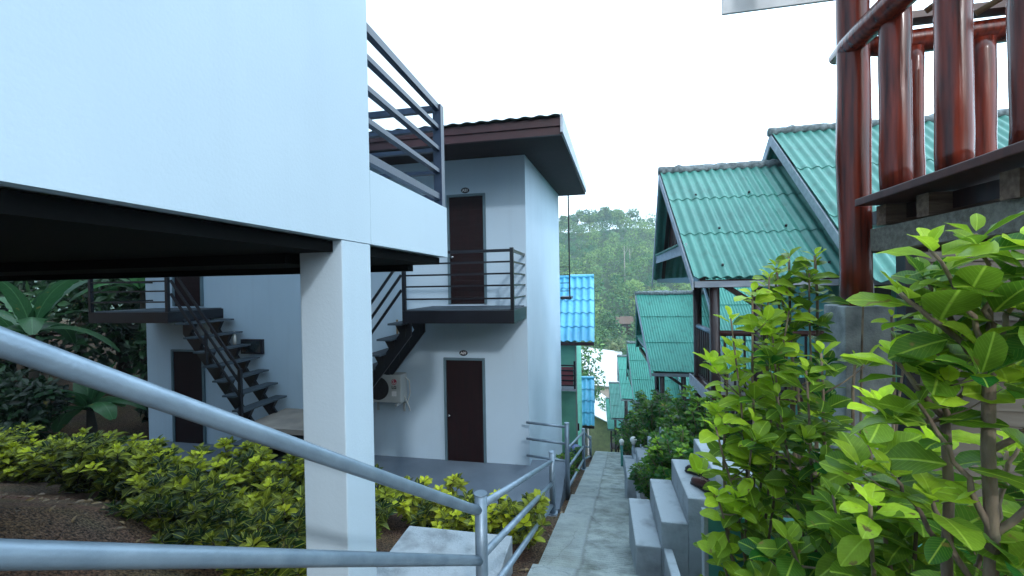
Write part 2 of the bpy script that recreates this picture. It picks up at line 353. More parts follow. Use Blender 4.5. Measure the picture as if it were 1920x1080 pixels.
# seam: u = x - .045*y + wobble ; light trowelled strip on the left of it
mm = n.new('ShaderNodeMath'); mm.operation = 'MULTIPLY_ADD'; l.new(sx.outputs[1], mm.inputs[0]); mm.inputs[1].default_value = -.045; l.new(sx.outputs[0], mm.inputs[2])
m5 = n.new('ShaderNodeMath'); m5.operation = 'MULTIPLY_ADD'; l.new(nz.outputs[0], m5.inputs[0]); m5.inputs[1].default_value = .10; l.new(mm.outputs[0], m5.inputs[2])
ms = n.new('ShaderNodeMapRange'); ms.inputs[1].default_value = -.36; ms.inputs[2].default_value = -.33; l.new(m5.outputs[0], ms.inputs[0])
lt = n.new('ShaderNodeMix'); lt.data_type = 'RGBA'; l.new(ms.outputs[0], lt.inputs[0]); lt.inputs[6].default_value = (.36, .42, .44, 1); l.new(rp.outputs[0], lt.inputs[7])
bl = n.new('ShaderNodeMix'); bl.data_type = 'RGBA'; bl.inputs[0].default_value = .55; l.new(lt.outputs[2], bl.inputs[6]); l.new(rp.outputs[0], bl.inputs[7])
# dark seam line
ab = n.new('ShaderNodeMath'); ab.operation = 'ADD'; l.new(m5.outputs[0], ab.inputs[0]); ab.inputs[1].default_value = .345
ab2 = n.new('ShaderNodeMath'); ab2.operation = 'ABSOLUTE'; l.new(ab.outputs[0], ab2.inputs[0])
sr = n.new('ShaderNodeMapRange'); sr.inputs[1].default_value = .004; sr.inputs[2].default_value = .03; sr.inputs[3].default_value = .72; sr.inputs[4].default_value = 1; l.new(ab2.outputs[0], sr.inputs[0])
mo = n.new('ShaderNodeTexNoise'); mo.inputs['Scale'].default_value = 1.1; mo.inputs['Detail'].default_value = 8; l.new(tc.outputs['Object'], mo.inputs['Vector'])
mo2 = n.new('ShaderNodeMapRange'); mo2.inputs[1].default_value = .5; mo2.inputs[2].default_value = .68; mo2.inputs[4].default_value = .22; l.new(mo.outputs[0], mo2.inputs[0])
mo3 = n.new('ShaderNodeMix'); mo3.data_type = 'RGBA'; l.new(mo2.outputs[0], mo3.inputs[0]); l.new(bl.outputs[2], mo3.inputs[6]); mo3.inputs[7].default_value = (.20, .21, .13, 1)
vc = n.new('ShaderNodeTexVoronoi'); vc.feature = 'DISTANCE_TO_EDGE'; vc.inputs['Scale'].default_value = .9; l.new(mo.outputs[1], vc.inputs['Vector'])
va = n.new('ShaderNodeVectorMath'); va.operation = 'MULTIPLY_ADD'; l.new(mo.outputs[1], va.inputs[0]); va.inputs[1].default_value = (.5, .5, .5); l.new(tc.outputs['Object'], va.inputs[2]); l.new(va.outputs[0], vc.inputs['Vector'])
vm = n.new('ShaderNodeMapRange'); vm.inputs[1].default_value = 0; vm.inputs[2].default_value = .008; vm.inputs[3].default_value = .75; l.new(vc.outputs[0], vm.inputs[0])
vx = n.new('ShaderNodeMix'); vx.data_type = 'RGBA'; vx.blend_type = 'MULTIPLY'; vx.inputs[0].default_value = 1; l.new(mo3.outputs[2], vx.inputs[6]); l.new(vm.outputs[0], vx.inputs[7])
bl = vx
hs = n.new('ShaderNodeHueSaturation'); l.new(bl.outputs[2], hs.inputs['Color']); l.new(sr.outputs[0], hs.inputs['Value']); l.new(hs.outputs[0], p.inputs['Base Color'])
p.inputs['Roughness'].default_value = .9
wv = n.new('ShaderNodeTexWave'); wv.bands_direction = 'Y'; wv.inputs['Scale'].default_value = 6; wv.inputs['Distortion'].default_value = 3; l.new(tc.outputs['Object'], wv.inputs['Vector'])
n3 = n.new('ShaderNodeTexNoise'); n3.inputs['Scale'].default_value = 60; n3.inputs['Detail'].default_value = 6; l.new(tc.outputs['Object'], n3.inputs['Vector'])
ad = n.new('ShaderNodeMath'); ad.operation = 'MULTIPLY_ADD'; l.new(wv.outputs[1], ad.inputs[0]); ad.inputs[1].default_value = .35; l.new(n3.outputs[0], ad.inputs[2])
bn = n.new('ShaderNodeBump'); bn.inputs['Strength'].default_value = .9; bn.inputs['Distance'].default_value = .02; l.new(ad.outputs[0], bn.inputs['Height']); l.new(bn.outputs[0], p.inputs['Normal'])
M['path'] = m
def pxl(y): return -.80+.042*y
def pxr(y): return .20+.036*y
pa = MB(); edges = [-1.2, .6, 3.95, 6.0, 7.4, 11.1, 15.6]
y = 15.6
while y < 46: y += .9; edges.append(y)
for a, b in zip(edges, edges[1:]):
    za = line(a)-(.12 if b < 16 else .2); zb = line(b)
    lo = [(pxl(a), a, za-.5), (pxr(a), a, za-.5), (pxr(b), b-.001, zb-.5), (pxl(b), b-.001, zb-.5)]
    sub = 6 if b < 16 else 1
    for k in range(sub):
        ya = a+(b-a)*k/sub; yb = a+(b-a)*(k+1)/sub; z1 = za+(zb-za)*k/sub; z2 = za+(zb-za)*(k+1)/sub
        o = len(pa.v)
        pa.v += [(pxl(ya), ya, z1), (pxr(ya), ya, z1), (pxr(yb), yb, z2), (pxl(yb), yb, z2)]; pa.f.append((o, o+1, o+2, o+3))
        pa.v += [(pxl(ya), ya, z1-.5), (pxl(yb), yb, z2-.5), (pxr(ya), ya, z1-.5), (pxr(yb), yb, z2-.5)]
        pa.f += [(o, o+3, o+5, o+4), (o+1, o+6, o+7, o+2)]
    o = len(pa.v); pa.v += [(pxl(b), b, zb), (pxr(b), b, zb), (pxr(b), b, zb-.5), (pxl(b), b, zb-.5)]; pa.f.append((o, o+1, o+2, o+3))
tag(pa.build('path', 'path'), kind='structure')
# terrace in front of the two-storey building
te = MB(); te.box((-11.5, 6.75, -4.6), (-.64, 8.3, -3.6)); te.box((-1.5, 5.95, -4.6), (-.66, 6.747, -3.604))
te.box((-1.355, 8.3, -4.6), (-.66, 8.6, -3.602))
tag(te.build('terrace', 'terrace'), kind='structure')

# ------------------------------------------------------------------ near building on the left
nb = thing('white_building', (-1.4, 2.3, .27), 'white plastered building raised on a square column, nearest on the left', 'building')
w = MB(); w.box((-10, -3, .27), (-1.4, 2.47, 5.6)); w.build('wall', 'white', nb)
w = MB(); w.box((-1.55, 2.473, .27), (-1.4, 3.88, .74)); w.box((-10, 3.75, .272), (-1.553, 3.877, .738)); w.each('parapet', 'white', nb)
w = MB(); w.box((-9.99, 2.473, .36), (-1.556, 3.745, .45)); w.build('balcony_floor', 'concrete', nb)
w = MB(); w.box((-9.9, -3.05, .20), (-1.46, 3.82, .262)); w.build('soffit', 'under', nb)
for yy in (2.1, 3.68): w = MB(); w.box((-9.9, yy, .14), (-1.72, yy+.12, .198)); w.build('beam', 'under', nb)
w = MB(); w.box((-1.675, 2.16, -3.3), (-1.403, 2.468, .268)); w.build('column', 'white', nb, bevel=.006)
br = MB(); br.box((-1.49, 3.79, .742), (-1.41, 3.87, 1.70)); rr = br.build('balcony_railing', 'rail_blue', nb)
zs = [.86, 1.09, 1.30, 1.50, 1.70]
for i, z in enumerate(zs):
    h = .055 if i in (0, 4) else .035
    q = MB(); q.box((-1.475, 2.475, z-h), (-1.425, 3.788, z)); q.build('rail', 'rail_blue', rr)
    q = MB(); q.box((-6, 3.805, z-h), (-1.492, 3.855, z)); q.build('rail', 'rail_blue', rr)

# ------------------------------------------------------------------ two-storey building with twin stairs
tb = thing('two_storey_building', (-6, 8.3, -3.6), 'pale blue two storey building with numbered doors and twin outside stairs', 'building')
X0, X1, Y0, Y1 = -10.65, -1.36, 8.3, 15.9
w = MB(); w.prism([(X0, Y0, -3.95), (X0, Y1, -3.95), (X0, Y1, 3.36), (X0, Y0, 2.56)], (X1-X0, 0, 0)); w.build('wall', 'wall2', tb)
w = MB(); w.prism([(X0+.1, 8.62, -3.96), (X0+.1, Y1-.01, -3.96), (X0+.1, Y1-.01, -8.2), (X0+.1, 8.62, -5)], (X1-X0-.105, 0, 0)); w.build('foundation', 'wall2', tb)
sl = .1
def rz(y, base=2.37): return base+(y-6.8)*sl
xr = lambda y: -.5+(y-6.8)*.016
rf = MB(); rf.hexa([(-11.6, 6.86, rz(6.86)+.03), (xr(6.8)-.03, 6.86, rz(6.86)+.03), (xr(16.5)-.03, 16.5, rz(16.5)+.03), (-11.6, 16.5, rz(16.5)+.03)],
                   [(-11.6, 6.86, rz(6.86)+.17), (xr(6.8)-.03, 6.86, rz(6.86)+.17), (xr(16.5)-.03, 16.5, rz(16.5)+.17), (-11.6, 16.5, rz(16.5)+.17)])
roof = rf.build('roof', 'soffit', tb)
q = MB(); q.box((-11.6, 6.80, rz(6.8)-.0), (-.51, 6.857, rz(6.8)+.13)); q.box((-11.62, 6.77, rz(6.8)+.131), (-.50, 6.858, rz(6.8)+.26)); q.each('fascia', 'fascia', roof)
q = MB(); q.hexa([(xr(6.75)-.027, 6.75, rz(6.8)+.02), (xr(6.75)+.01, 6.75, rz(6.8)+.02), (xr(16.5)+.01, 16.5, rz(16.5)+.13), (xr(16.5)-.027, 16.5, rz(16.5)+.13)],
                 [(xr(6.75)-.027, 6.75, rz(6.8)+.31), (xr(6.75)+.01, 6.75, rz(6.8)+.31), (xr(16.5)+.01, 16.5, rz(16.5)+.31), (xr(16.5)-.027, 16.5, rz(16.5)+.31)]); q.build('rake_board', 'barge', roof)
corrugated('roof_sheet', 'tile', roof, (-11.65, 6.70, rz(6.7)+.29), (11.12, 0, 0), (0, 9.8, .98), .24, .011, 1, solid=.012, over=0)
def door(x0, x1, z0, z1, louvre, parent, y=8.3):
    d = MB(); d.box((x0+.05, y-.02, z0), (x1-.05, y-.001, z1-.05))
    if louvre:
        k = z0+.06
        while k < z1-.15: d.hexa([(x0+.09, y-.022, k), (x1-.09, y-.022, k), (x1-.09, y-.0205, k), (x0+.09, y-.0205, k)], [(x0+.09, y-.024, k+.075), (x1-.09, y-.024, k+.075), (x1-.09, y-.0205, k+.085), (x0+.09, y-.0205, k+.085)]); d.v[-8:] = d.v[-8:]; k += .11
    do = d.build('door', 'door', parent)
    q = MB(); q.box((x0, y-.05, z0), (x0+.047, y-.002, z1)); q.box((x1-.047, y-.05, z0), (x1, y-.002, z1)); q.box((x0+.049, y-.05, z1-.047), (x1-.049, y-.002, z1)); q.build('door_frame', 'frame', do)
    q = MB(); q.tube([(x0+.12, y-.03, z0+.95), (x0+.12, y-.075, z0+.95)], .018, 10); q.ball((x0+.12, y-.09, z0+.95), .03, 10, 6); q.build('handle', 'chrome', do)
    return do
door(-2.98, -2.17, -.38, 1.84, True, tb); door(-3.11, -2.24, -3.6, -1.48, False, tb)
door(-9.82, -8.98, -.38, 1.84, True, tb); door(-9.9, -8.99, -3.6, -1.4, False, tb)
for (x, z, s_) in ((-2.59, 1.92, 'A21'), (-2.69, -1.385, 'A09')):
    q = MB(); q.tube([(x, 8.298, z), (x, 8.285, z)], 1, 24); q.v = [(x+(a-x)*.088, b, z+(c-z)*.058) for a, b, c in q.v]
    pl = q.build('number_plate', 'plate', tb)
    text_mesh('lettering', s_, .072, 'lettering', pl, (x, 8.2845, z))
# balconies
def balcony(xa, xb, side_lo):
    q = MB(); q.box((xa+.05, 7.06, -.50), (xb-.05, 8.298, -.42)); b = q.build('balcony', 'tread', tb)
    q = MB(); q.box((xa, 7.0, -.66), (xb, 7.058, -.44)); q.box((xa, 7.06, -.66), (xa+.048, 8.297, -.44)); q.box((xb-.048, 7.06, -.66), (xb, 8.297, -.44)); q.each('edge_beam', 'black', b)
    rl = MB(); rl.box((xa+.061, 7.01, .55), (xb-.061, 7.05, .60)); ro = rl.build('railing', 'black', b)
    for x in (xa+.03, xb-.03): q = MB(); q.box((x-.03, 7.0, -.438), (x+.03, 7.06, .62)); q.build('post', 'black', ro)
    for i, z in enumerate((-.22, .0, .20, .40, .60)):
        h = .05 if i == 4 else .03
        if i < 4: q = MB(); q.box((xa+.061, 7.015, z-h), (xb-.061, 7.045, z)); q.build('rail', 'black', ro)
        xs = xb-.03 if side_lo else xa+.03
        q = MB(); q.box((xs-.015, 7.062, z-h), (xs+.015, 8.296, z)); q.build('rail', 'black', ro)
balcony(-3.39, -1.37, True); balcony(-10.47, -8.45, False)
def stair(sg, x0):
    X = lambda dx: x0+sg*dx
    st = MB()
    for yy in (7.32, 7.95):
        st.prism([(X(-.04), yy, -.60), (X(-.04), yy, -.92), (X(1.6), yy, -2.98+.03), (X(1.6), yy, -2.66)], (0, .05, 0))
    so_ = st.build('staircase', 'black', tb)
    for i in range(7):
        xc = .16+.222*i; z = -.67-.285*i
        q = MB(); q.box((X(xc-.14), 7.08, z-.035), (X(xc+.14), 8.25, z)); q.build('tread', 'tread', so_)
        q = MB()
        for yy in (7.30, 7.94): q.prism([(X(xc-.10), yy, z-.036), (X(xc+.11), yy, z-.036), (X(xc-.02), yy, z-.27), (X(xc-.10), yy, z-.27)], (0, .08, 0))
        q.each('tread_bracket', 'black', so_)
    q = MB(); q.box((X(1.56), 7.02, -2.66), (X(1.62), 7.08, -1.55))
    hr = q.build('handrail', 'black', so_)
    for k in range(3):
        q = MB(); q.beam((X(.0), 7.05, .47-.27*k), (X(1.6), 7.05, -1.58-.27*k), .03, .045); q.build('rail', 'black', hr)
    q = MB(); q.box((X(.8), 7.03, -1.5), (X(.84), 7.07, -.85)); q.build('baluster', 'black', hr)
stair(1, -8.42); stair(-1, -3.42)
q = MB(); q.box((-6.86, 7.05, -2.78), (-4.98, 8.297, -2.68)); lo = q.build('landing', 'landing', tb)
q = MB(); q.box((-6.8, 7.25, -3.598), (-6.72, 8.29, -2.783)); q.box((-5.12, 7.25, -3.598), (-5.04, 8.29, -2.783)); q.box((-6.8, 7.25, -3.0), (-5.04, 7.30, -2.784)); q.each('landing_leg', 'black', lo)
for i, (yy, z) in enumerate(((6.93, -2.93), (6.68, -3.18), (6.43, -3.42))):
    q = MB(); q.box((-6.85, yy-.14, z-.035), (-5.0, yy+.14, z)); q.build('tread', 'tread', lo)
q = MB(); q.prism([(-6.4, 7.08, -2.85), (-6.4, 6.3, -3.6), (-6.4, 6.5, -3.6), (-6.4, 7.08, -3.05)], (.06, 0, 0)); q.prism([(-5.5, 7.08, -2.85), (-5.5, 6.3, -3.6), (-5.5, 6.5, -3.6), (-5.5, 7.08, -3.05)], (.06, 0, 0)); q.each('stringer', 'black', lo)
q = MB(); q.box((-1.355, 16.0, -.6), (-.95, 17.2, -.5)); rb = q.build('rear_balcony', 'black', tb)
q = MB(); q.beam((-1.0, 16.05, -.6), (-1.0, 16.05, 3.3), .05, .05)
for z in (-.3, 0, .3, .6): q.box((-1.354, 16.03, z), (-1.0, 16.06, z+.03))
q.build('railing', 'black', rb)
# things on the building
ac = thing('air_conditioner', (-4.28, 8.298, -2.4), 'off white outdoor air conditioner unit with round fan under the right stair', 'air conditioner')
q = MB(); q.box((-4.70, 7.93, -2.36), (-3.90, 8.22, -1.79)); ca = q.build('casing', 'ac', ac, bevel=.02)
q = MB(); q.tube([(-4.40, 7.927, -2.07), (-4.40, 7.915, -2.07)], .235, 40); fo = q.build('fan_grille', 'acdark', ca)
q = MB()
for rr_ in (.06, .11, .16, .21): q.tube([(-4.40+rr_*math.cos(a*math.pi/16), 7.908, -2.07+rr_*math.sin(a*math.pi/16)) for a in range(33)], .003, 5, caps=False)
for k in range(8):
    a = k*math.pi/4; q.tube([(-4.40, 7.907, -2.07), (-4.40+.23*math.cos(a), 7.907, -2.07+.23*math.sin(a))], .003, 5)
q.build('wire_guard', 'soffit', fo)
q = MB(); q.tube([(-4.05, 7.929, -1.93), (-4.05, 7.925, -1.93)], .058, 28); lg = q.build('logo', 'red', ca)
q = MB(); q.tube([(-4.05+.042*math.cos(a*.19+1.3), 7.9235, -1.93+.042*math.sin(a*.19+1.3)) for a in range(27)], .004, 5); q.box((-4.056, 7.921, -1.95), (-4.048, 7.9245, -1.905)); q.box((-4.056, 7.921, -1.957), (-4.03, 7.9245, -1.949)); q.build('logo_mark', 'lettering', lg)
text_mesh('lettering', 'LG', .085, 'ink', ca, (-4.05, 7.927, -2.045))
q = MB(); q.box((-4.10, 7.924, -2.22), (-4.0, 7.929, -2.12)); q.build('sticker', 'lettering', ca)
q = MB()
for x in (-4.6, -4.0): q.box((x-.02, 7.9, -2.42), (x+.02, 8.297, -2.375)); q.box((x-.02, 8.26, -2.62), (x+.02, 8.297, -2.42))
q.each('bracket', 'ac', ac)
q = MB(); q.tube([(-3.88, 8.1, -1.86), (-3.82, 8.15, -1.95), (-3.83, 8.2, -2.2), (-3.9, 8.22, -2.42), (-4.0, 8.27, -2.45)], .012, 8); q.tube([(-3.885, 8.05, -2.25), (-3.86, 8.2, -2.5), (-3.87, 8.27, -2.6)], .014, 8); q.each('hose', 'white_plastic', ac)
dp = MB(); dp.tube([(-4.12, 8.26, -.7), (-4.12, 8.26, -1.72)], .022, 8); tag(dp.build('drain_pipe', 'bamboo'), 'thin tan pipe fixed on the wall above the air conditioner', 'pipe')
sg = MB(); sg.box((-7.95, 8.24, -1.47), (-7.38, 8.298, -1.14)); sgo = thing('wall_sign', (-7.67, 8.298, -1.47), 'dark rectangular board on the wall beside the left stair', 'sign')
sg.build('board', 'plate', sgo); q = MB(); q.box((-7.90, 8.236, -1.43), (-7.43, 8.2395, -1.18)); q.build('face', 'glass', sgo)
bo = MB(); bo.tube([(-7.97, 8.1, -1.24), (-7.97, 8.1, -1.06), (-7.97, 8.1, -1.0), (-7.97, 8.1, -.95)], [.035, .035, .016, .016], 12); tag(bo.build('bottle', 'white_plastic', smooth=True), 'white bottle standing on the third tread of the left stair', 'bottle')
wl_ = thing('wall_lamp', (-5.05, 8.298, -.55), 'lit wall lamp glowing warm behind the white column', 'lamp')
q = MB(); q.box((-5.10, 8.26, -.62), (-5.0, 8.297, -.45)); q.build('backplate', 'black', wl_)
q = MB(); q.ball((-5.05, 8.2, -.52), .05, 14, 10); q.build('bulb', 'lamp', wl_, smooth=True)

# ------------------------------------------------------------------ concrete pad, steps, planter
cp = MB(); cp.box((-2.0, 2.2, -3.2), (-.88, 4.2, -2.55)); tag(cp.build('concrete_box', 'step', bevel=.01), 'low grey concrete box beside the pipe railing and white column', 'utility box')
def steps(name, x0, y0, y1, z0, tw, rise, n, label, low, bev=.012):
    t_ = thing(name, (x0, y0, z0-.5), label, 'steps', 'concrete side steps along the path')
    for i in range(n):
        q = MB(); a = x0+tw*i; zt = z0+rise*i
        q.box((a, y0+.002*i, low), (a+tw-.0015, y1-.002*i, zt)) if i < n-1 else q.box((a, y0+.002*i, low), (a+tw*1.6, y1-.002*i, zt))
        q.build('step', 'step', t_, bevel=bev)
steps('concrete_steps', .325, 4.2, 5.12, -2.52, .24, .245, 4, 'four grey concrete steps nearest the camera with dark shoes on them', -3.2)
steps('concrete_steps', .46, 7.5, 8.35, -3.36, .215, .225, 4, 'grey concrete steps behind the nearest steps, below the bushes', -4.2)
steps('concrete_steps', .62, 10.9, 11.7, -4.62, .22, .22, 4, 'farthest grey concrete steps beside the white globe lamps', -5.4)
kb = MB(); kb.hexa([(.52, 2.9, -3), (.60, 2.9, -3), (.66, 4.198, -3), (.58, 4.198, -3)], [(.52, 2.9, -2.22), (.60, 2.9, -2.22), (.66, 4.198, -2.52), (.58, 4.198, -2.52)])
tag(kb.build('kerb', 'step', bevel=.01), 'narrow pale concrete kerb in front of the nearest steps', 'kerb')
kb = MB(); kb.hexa([(.49, 5.3, -3.6), (.55, 5.3, -3.6), (.66, 7.495, -4), (.60, 7.495, -4)], [(.49, 5.3, -3.0), (.55, 5.3, -3.0), (.66, 7.495, -3.58), (.60, 7.495, -3.58)])
tag(kb.build('kerb', 'step', bevel=.01), 'narrow concrete kerb between the nearest and the second steps', 'kerb')
pw = thing('planter_wall', (.75, 3.2, -2.7), 'low teal painted planter wall with pale edge under the leafy hedge', 'planter')
q = MB(); q.box((.745, 3.2, -2.95), (2.6, 3.26, -1.66)); q.build('wall', 'teal', pw)
q = MB(); q.box((.715, 3.19, -2.95), (.743, 3.27, -1.64)); q.build('edge', 'step', pw)

# shoes
def shoe(x, y, z, ang, m1, lab):
    t_ = thing('shoe', (0, 0, 0), lab, 'shoe'); t_.location = (x, y, z)
    o_ = Vector((x, y, z)); rot = Matrix.Rotation(ang, 3, 'Z')
    def T(mb): mb.v = [tuple(o_+rot @ Vector(v)) for v in mb.v]; return mb
    q = MB(); q.tube([(0, -.12, .012), (0, -.10, .013), (0, 0, .013), (0, .1, .013), (0, .13, .012)], [.02, .04, .036, .044, .022], 14); q.v = [(a, b, .001+(c-.012)*.35+.011) for a, b, c in q.v]; T(q).build('sole', 'ink', t_, smooth=True)
    q = MB(); q.tube([(0, -.115, .05), (0, -.08, .075), (0, -.03, .07), (0, .04, .05), (0, .09, .042), (0, .125, .03)], [.025, .042, .042, .042, .038, .015], 14, wob=.1); T(q).build('upper', m1, t_, smooth=True)
    q = MB(); q.tube([(.03*math.cos(a*.5), -.06+.045*math.sin(a*.5), .105+.01*math.sin(a)) for a in range(13)], .012, 6); T(q).build('collar', m1, t_, smooth=True)
shoe(.97, 4.42, -2.03, .5, 'shoebrown', 'dark brown shoe on the nearest concrete steps, closer to the camera')
shoe(1.0, 4.72, -2.03, .9, 'shoe', 'black strapped shoe on the nearest concrete steps, behind the brown one')
shoe(1.09, 4.33, -2.03, .2, 'shoebrown', 'dark brown shoe half hidden by hedge leaves on the nearest steps')

# ------------------------------------------------------------------ pipe railings
PR = .042
def pipe(name, pts, r, parent): 
    q = MB(); q.tube(pts, r, 16); return q.build(name, 'steel', parent, smooth=False)
def smooth_by(o):
    for p_ in o.data.polygons: p_.use_smooth = len(p_.vertices) < 6
def rpost(x, y, zt, zb, parent, name='post'):
    o = pipe(name, [(x, y, zb), (x, y, zt)], PR, parent); smooth_by(o)
    q = MB(); q.tube([(x, y, zt+.001), (x, y, zt+.008)], PR+.003, 20); c = q.build('cap', 'steel', o); smooth_by(c)
    q = MB(); q.tube([(x, y, zb), (x, y, zb+.012)], PR+.03, 16); c = q.build('foot_plate', 'steel', o)
    return o
ra = thing('pipe_railing', (-.79, 2.75, -2.4), 'galvanised pipe railing beside the path, nearest the camera', 'railing', 'galvanised pipe railings along the path')
rpost(-.79, 2.75, -1.41, -2.42, ra); rpost(-.67, 6.05, -2.41, -3.29, ra); rpost(-1.41, .36, .13, -1.75, ra)
for z1, z2, zup in ((-1.49, -2.54, .26), (-1.83, -2.86, -.30), (-2.14, -3.17, None)):
    o = pipe('rail', [(-.78, 2.78, z1), (-.68, 6.03, z2)], .027, ra); smooth_by(o)
    if zup is not None:
        # slopes up steeply behind and to the left
        o = pipe('rail', [(-.80, 2.72, z1-.012), (-.83, 2.62, z1+.05), (-1.08, 1.66, (z1+.05)*.5+(-.10 if zup > 0 else -.585)*.5), (-1.33, .70, -.10 if zup > 0 else -.585), (-1.41, .392, .115 if zup > 0 else -.38)], .031, ra); smooth_by(o)
rb_ = thing('pipe_railing', (-.55, 7.8, -4), 'galvanised pipe railing farther down the path beside the terrace', 'railing', 'galvanised pipe railings along the path')
rpost(-.58, 7.8, -2.56, -4.0, rb_); rpost(-.41, 11.3, -3.84, -4.9, rb_); rpost(-.30, 14.6, -5.2, -6.07, rb_)
for z in (-2.63, -2.94, -3.26):
    o = pipe('rail', [(-1.355, 7.95, z), (-.6, 7.8, z)], .024, rb_); smooth_by(o)
for za, zb, zc in ((-3.04, -3.93, -5.28), (-3.39, -4.3, -5.58), (-3.75, -4.65, -5.88)):
    o = pipe('rail', [(-.57, 7.83, za), (-.42, 11.28, zb)], .027, rb_); smooth_by(o)
    o = pipe('rail', [(-.40, 11.33, zb), (-.31, 14.58, zc)], .027, rb_); smooth_by(o)

# ------------------------------------------------------------------ log deck on the right
dk = thing('log_deck', (1.94, 3.65, -.2), 'raised deck with varnished red log posts and railing, upper right', 'deck')
def log(name, pts, r, parent, seed, m='log'):
    a = Vector(pts[0]); b = Vector(pts[1]); k = 14
    P_ = [a+(b-a)*i/k+Vector((noise.noise(Vector((i*.4, seed, 0)))*.008, noise.noise(Vector((i*.4, seed, 5)))*.008, 0)) for i in range(k+1)]
    rad = [r*(1+.06*noise.noise(Vector((i*.35, seed, 9)))) for i in range(k+1)]
    if name == 'top_rail': rad[0] *= .55; rad[1] *= .95; rad[-1] *= .6
    q = MB(); q.tube(P_, rad, 22, wob=.05, seed=seed); return q.build(name, m, parent, smooth=True)
def dx(y): return 1.93-.0+(3.6-y)*.02
log('post', [(1.895, 3.62, -.2), (1.895, 3.62, 3.6)], .103, dk, 1)
for i, (y, rd) in enumerate(((3.24, .084), (2.79, .078), (2.36, .078), (1.93, .078), (1.5, .078))):
    log('baluster', [(dx(y), y, .585), (dx(y), y, 2.0 if i else 2.3)], rd, dk, 3+i)
q = log('top_rail', [(1.855, 3.78, 1.72), (1.93, 1.2, 1.80)], .085, dk, 12)
q = MB(); q.hexa([(1.79, 3.42, .505), (2.12, 3.42, .505), (2.2, 1.2, .56), (1.83, 1.2, .56)], [(1.79, 3.42, .555), (2.12, 3.42, .555), (2.2, 1.2, .61), (1.83, 1.2, .61)]); q.build('edge_board', 'redwood', dk, bevel=.006)
q = MB(); q.box((2.05, 1.2, .40), (5, 3.9, .50)); q.build('deck_floor', 'darkwood', dk)
q = MB(); q.beam((1.99, 3.5, .27), (2.06, 1.2, .31), .12, .16); q.build('beam', 'greyplank', dk)
q = MB(); q.beam((2.03, 3.72, .28), (5, 3.72, .28), .1, .18); q.beam((2.1, 2.6, .34), (5, 2.6, .34), .1, .12); q.build('beam', 'darkwood', dk)
for y in (3.38, 3.0, 2.45): q = MB(); q.box((1.93, y-.05, .365), (2.4, y+.05, .50)); q.each('joist', 'plank', dk)
# far side railing of the deck
for i, (x, rd) in enumerate(((2.36, .062), (2.78, .085), (3.25, .085), (3.7, .085))):
    log('baluster', [(x, 3.75, .5), (x, 3.75, 1.72)], rd, dk, 20+i)
log('top_rail', [(1.98, 3.78, 1.78), (5, 3.78, 1.84)], .085, dk, 30)
q = MB(); q.beam((2.05, 3.7, 1.92), (5, 3.7, 1.92), .12, .05); q.build('shelf_board', 'redwood', dk)
for a, b, r in (((2.41, 3.55, .48), (2.41, 3.55, 1.6), .018), ((2.3, 2.9, 1.45), (3.0, 1.6, 1.9), .03), ((2.5, 3.4, .62), (3.3, 2.6, .68), .035), ((2.15, 3.3, 1.75), (3.1, 2.6, 2.35), .02), ((2.5, 3.4, 1.75), (3.6, 2.7, 2.3), .02)):
    q = MB(); q.tube([a, b], r, 10); q.build('bamboo_pole', 'bamboo', dk, smooth=True)
pr_ = MB(); pr_.box((1.765, 3.5, -2.9), (2.08, 3.8, -.203)); tag(pr_.build('concrete_pier', 'concrete', bevel=.008), 'rough grey concrete pier carrying the big red log post', 'pier')
# near house behind the deck
nh = thing('beige_house', (3.2, 5, -1.9), 'beige clapboard house behind the log deck on the right', 'house')
q = MB(); z = -2.2
while z < .45: q.hexa([(3.16, 4.975, z), (8, 4.975, z), (8, 5.05, z), (3.16, 5.05, z)], [(3.16, 4.998, z+.146), (8, 4.998, z+.146), (8, 5.05, z+.146), (3.16, 5.05, z+.146)]); z += .147
q.build('wall', 'siding', nh)
q = MB(); q.box((3.04, 4.96, -2.4), (3.157, 5.1, .5)); q.build('dark_gap_strip', 'ink', nh)  # black upright strip filling the dark gap left of the siding
q = MB(); q.hexa([(1.27, 4.6, 2.66), (7, 4.6, 2.66), (7, 4.63, 2.66), (1.27, 4.63, 2.66)], [(1.27, 4.6, 2.9), (7, 4.6, 2.9), (7, 4.63, 2.9), (1.27, 4.63, 2.9)]); q.build('eave_board', 'whiteroof', nh)
corrugated('roof', 'green', nh, (1.2, 3.0, 4.05), (5.8, 0, 0), (0, 1.72, -1.13), .17, .02, 3)

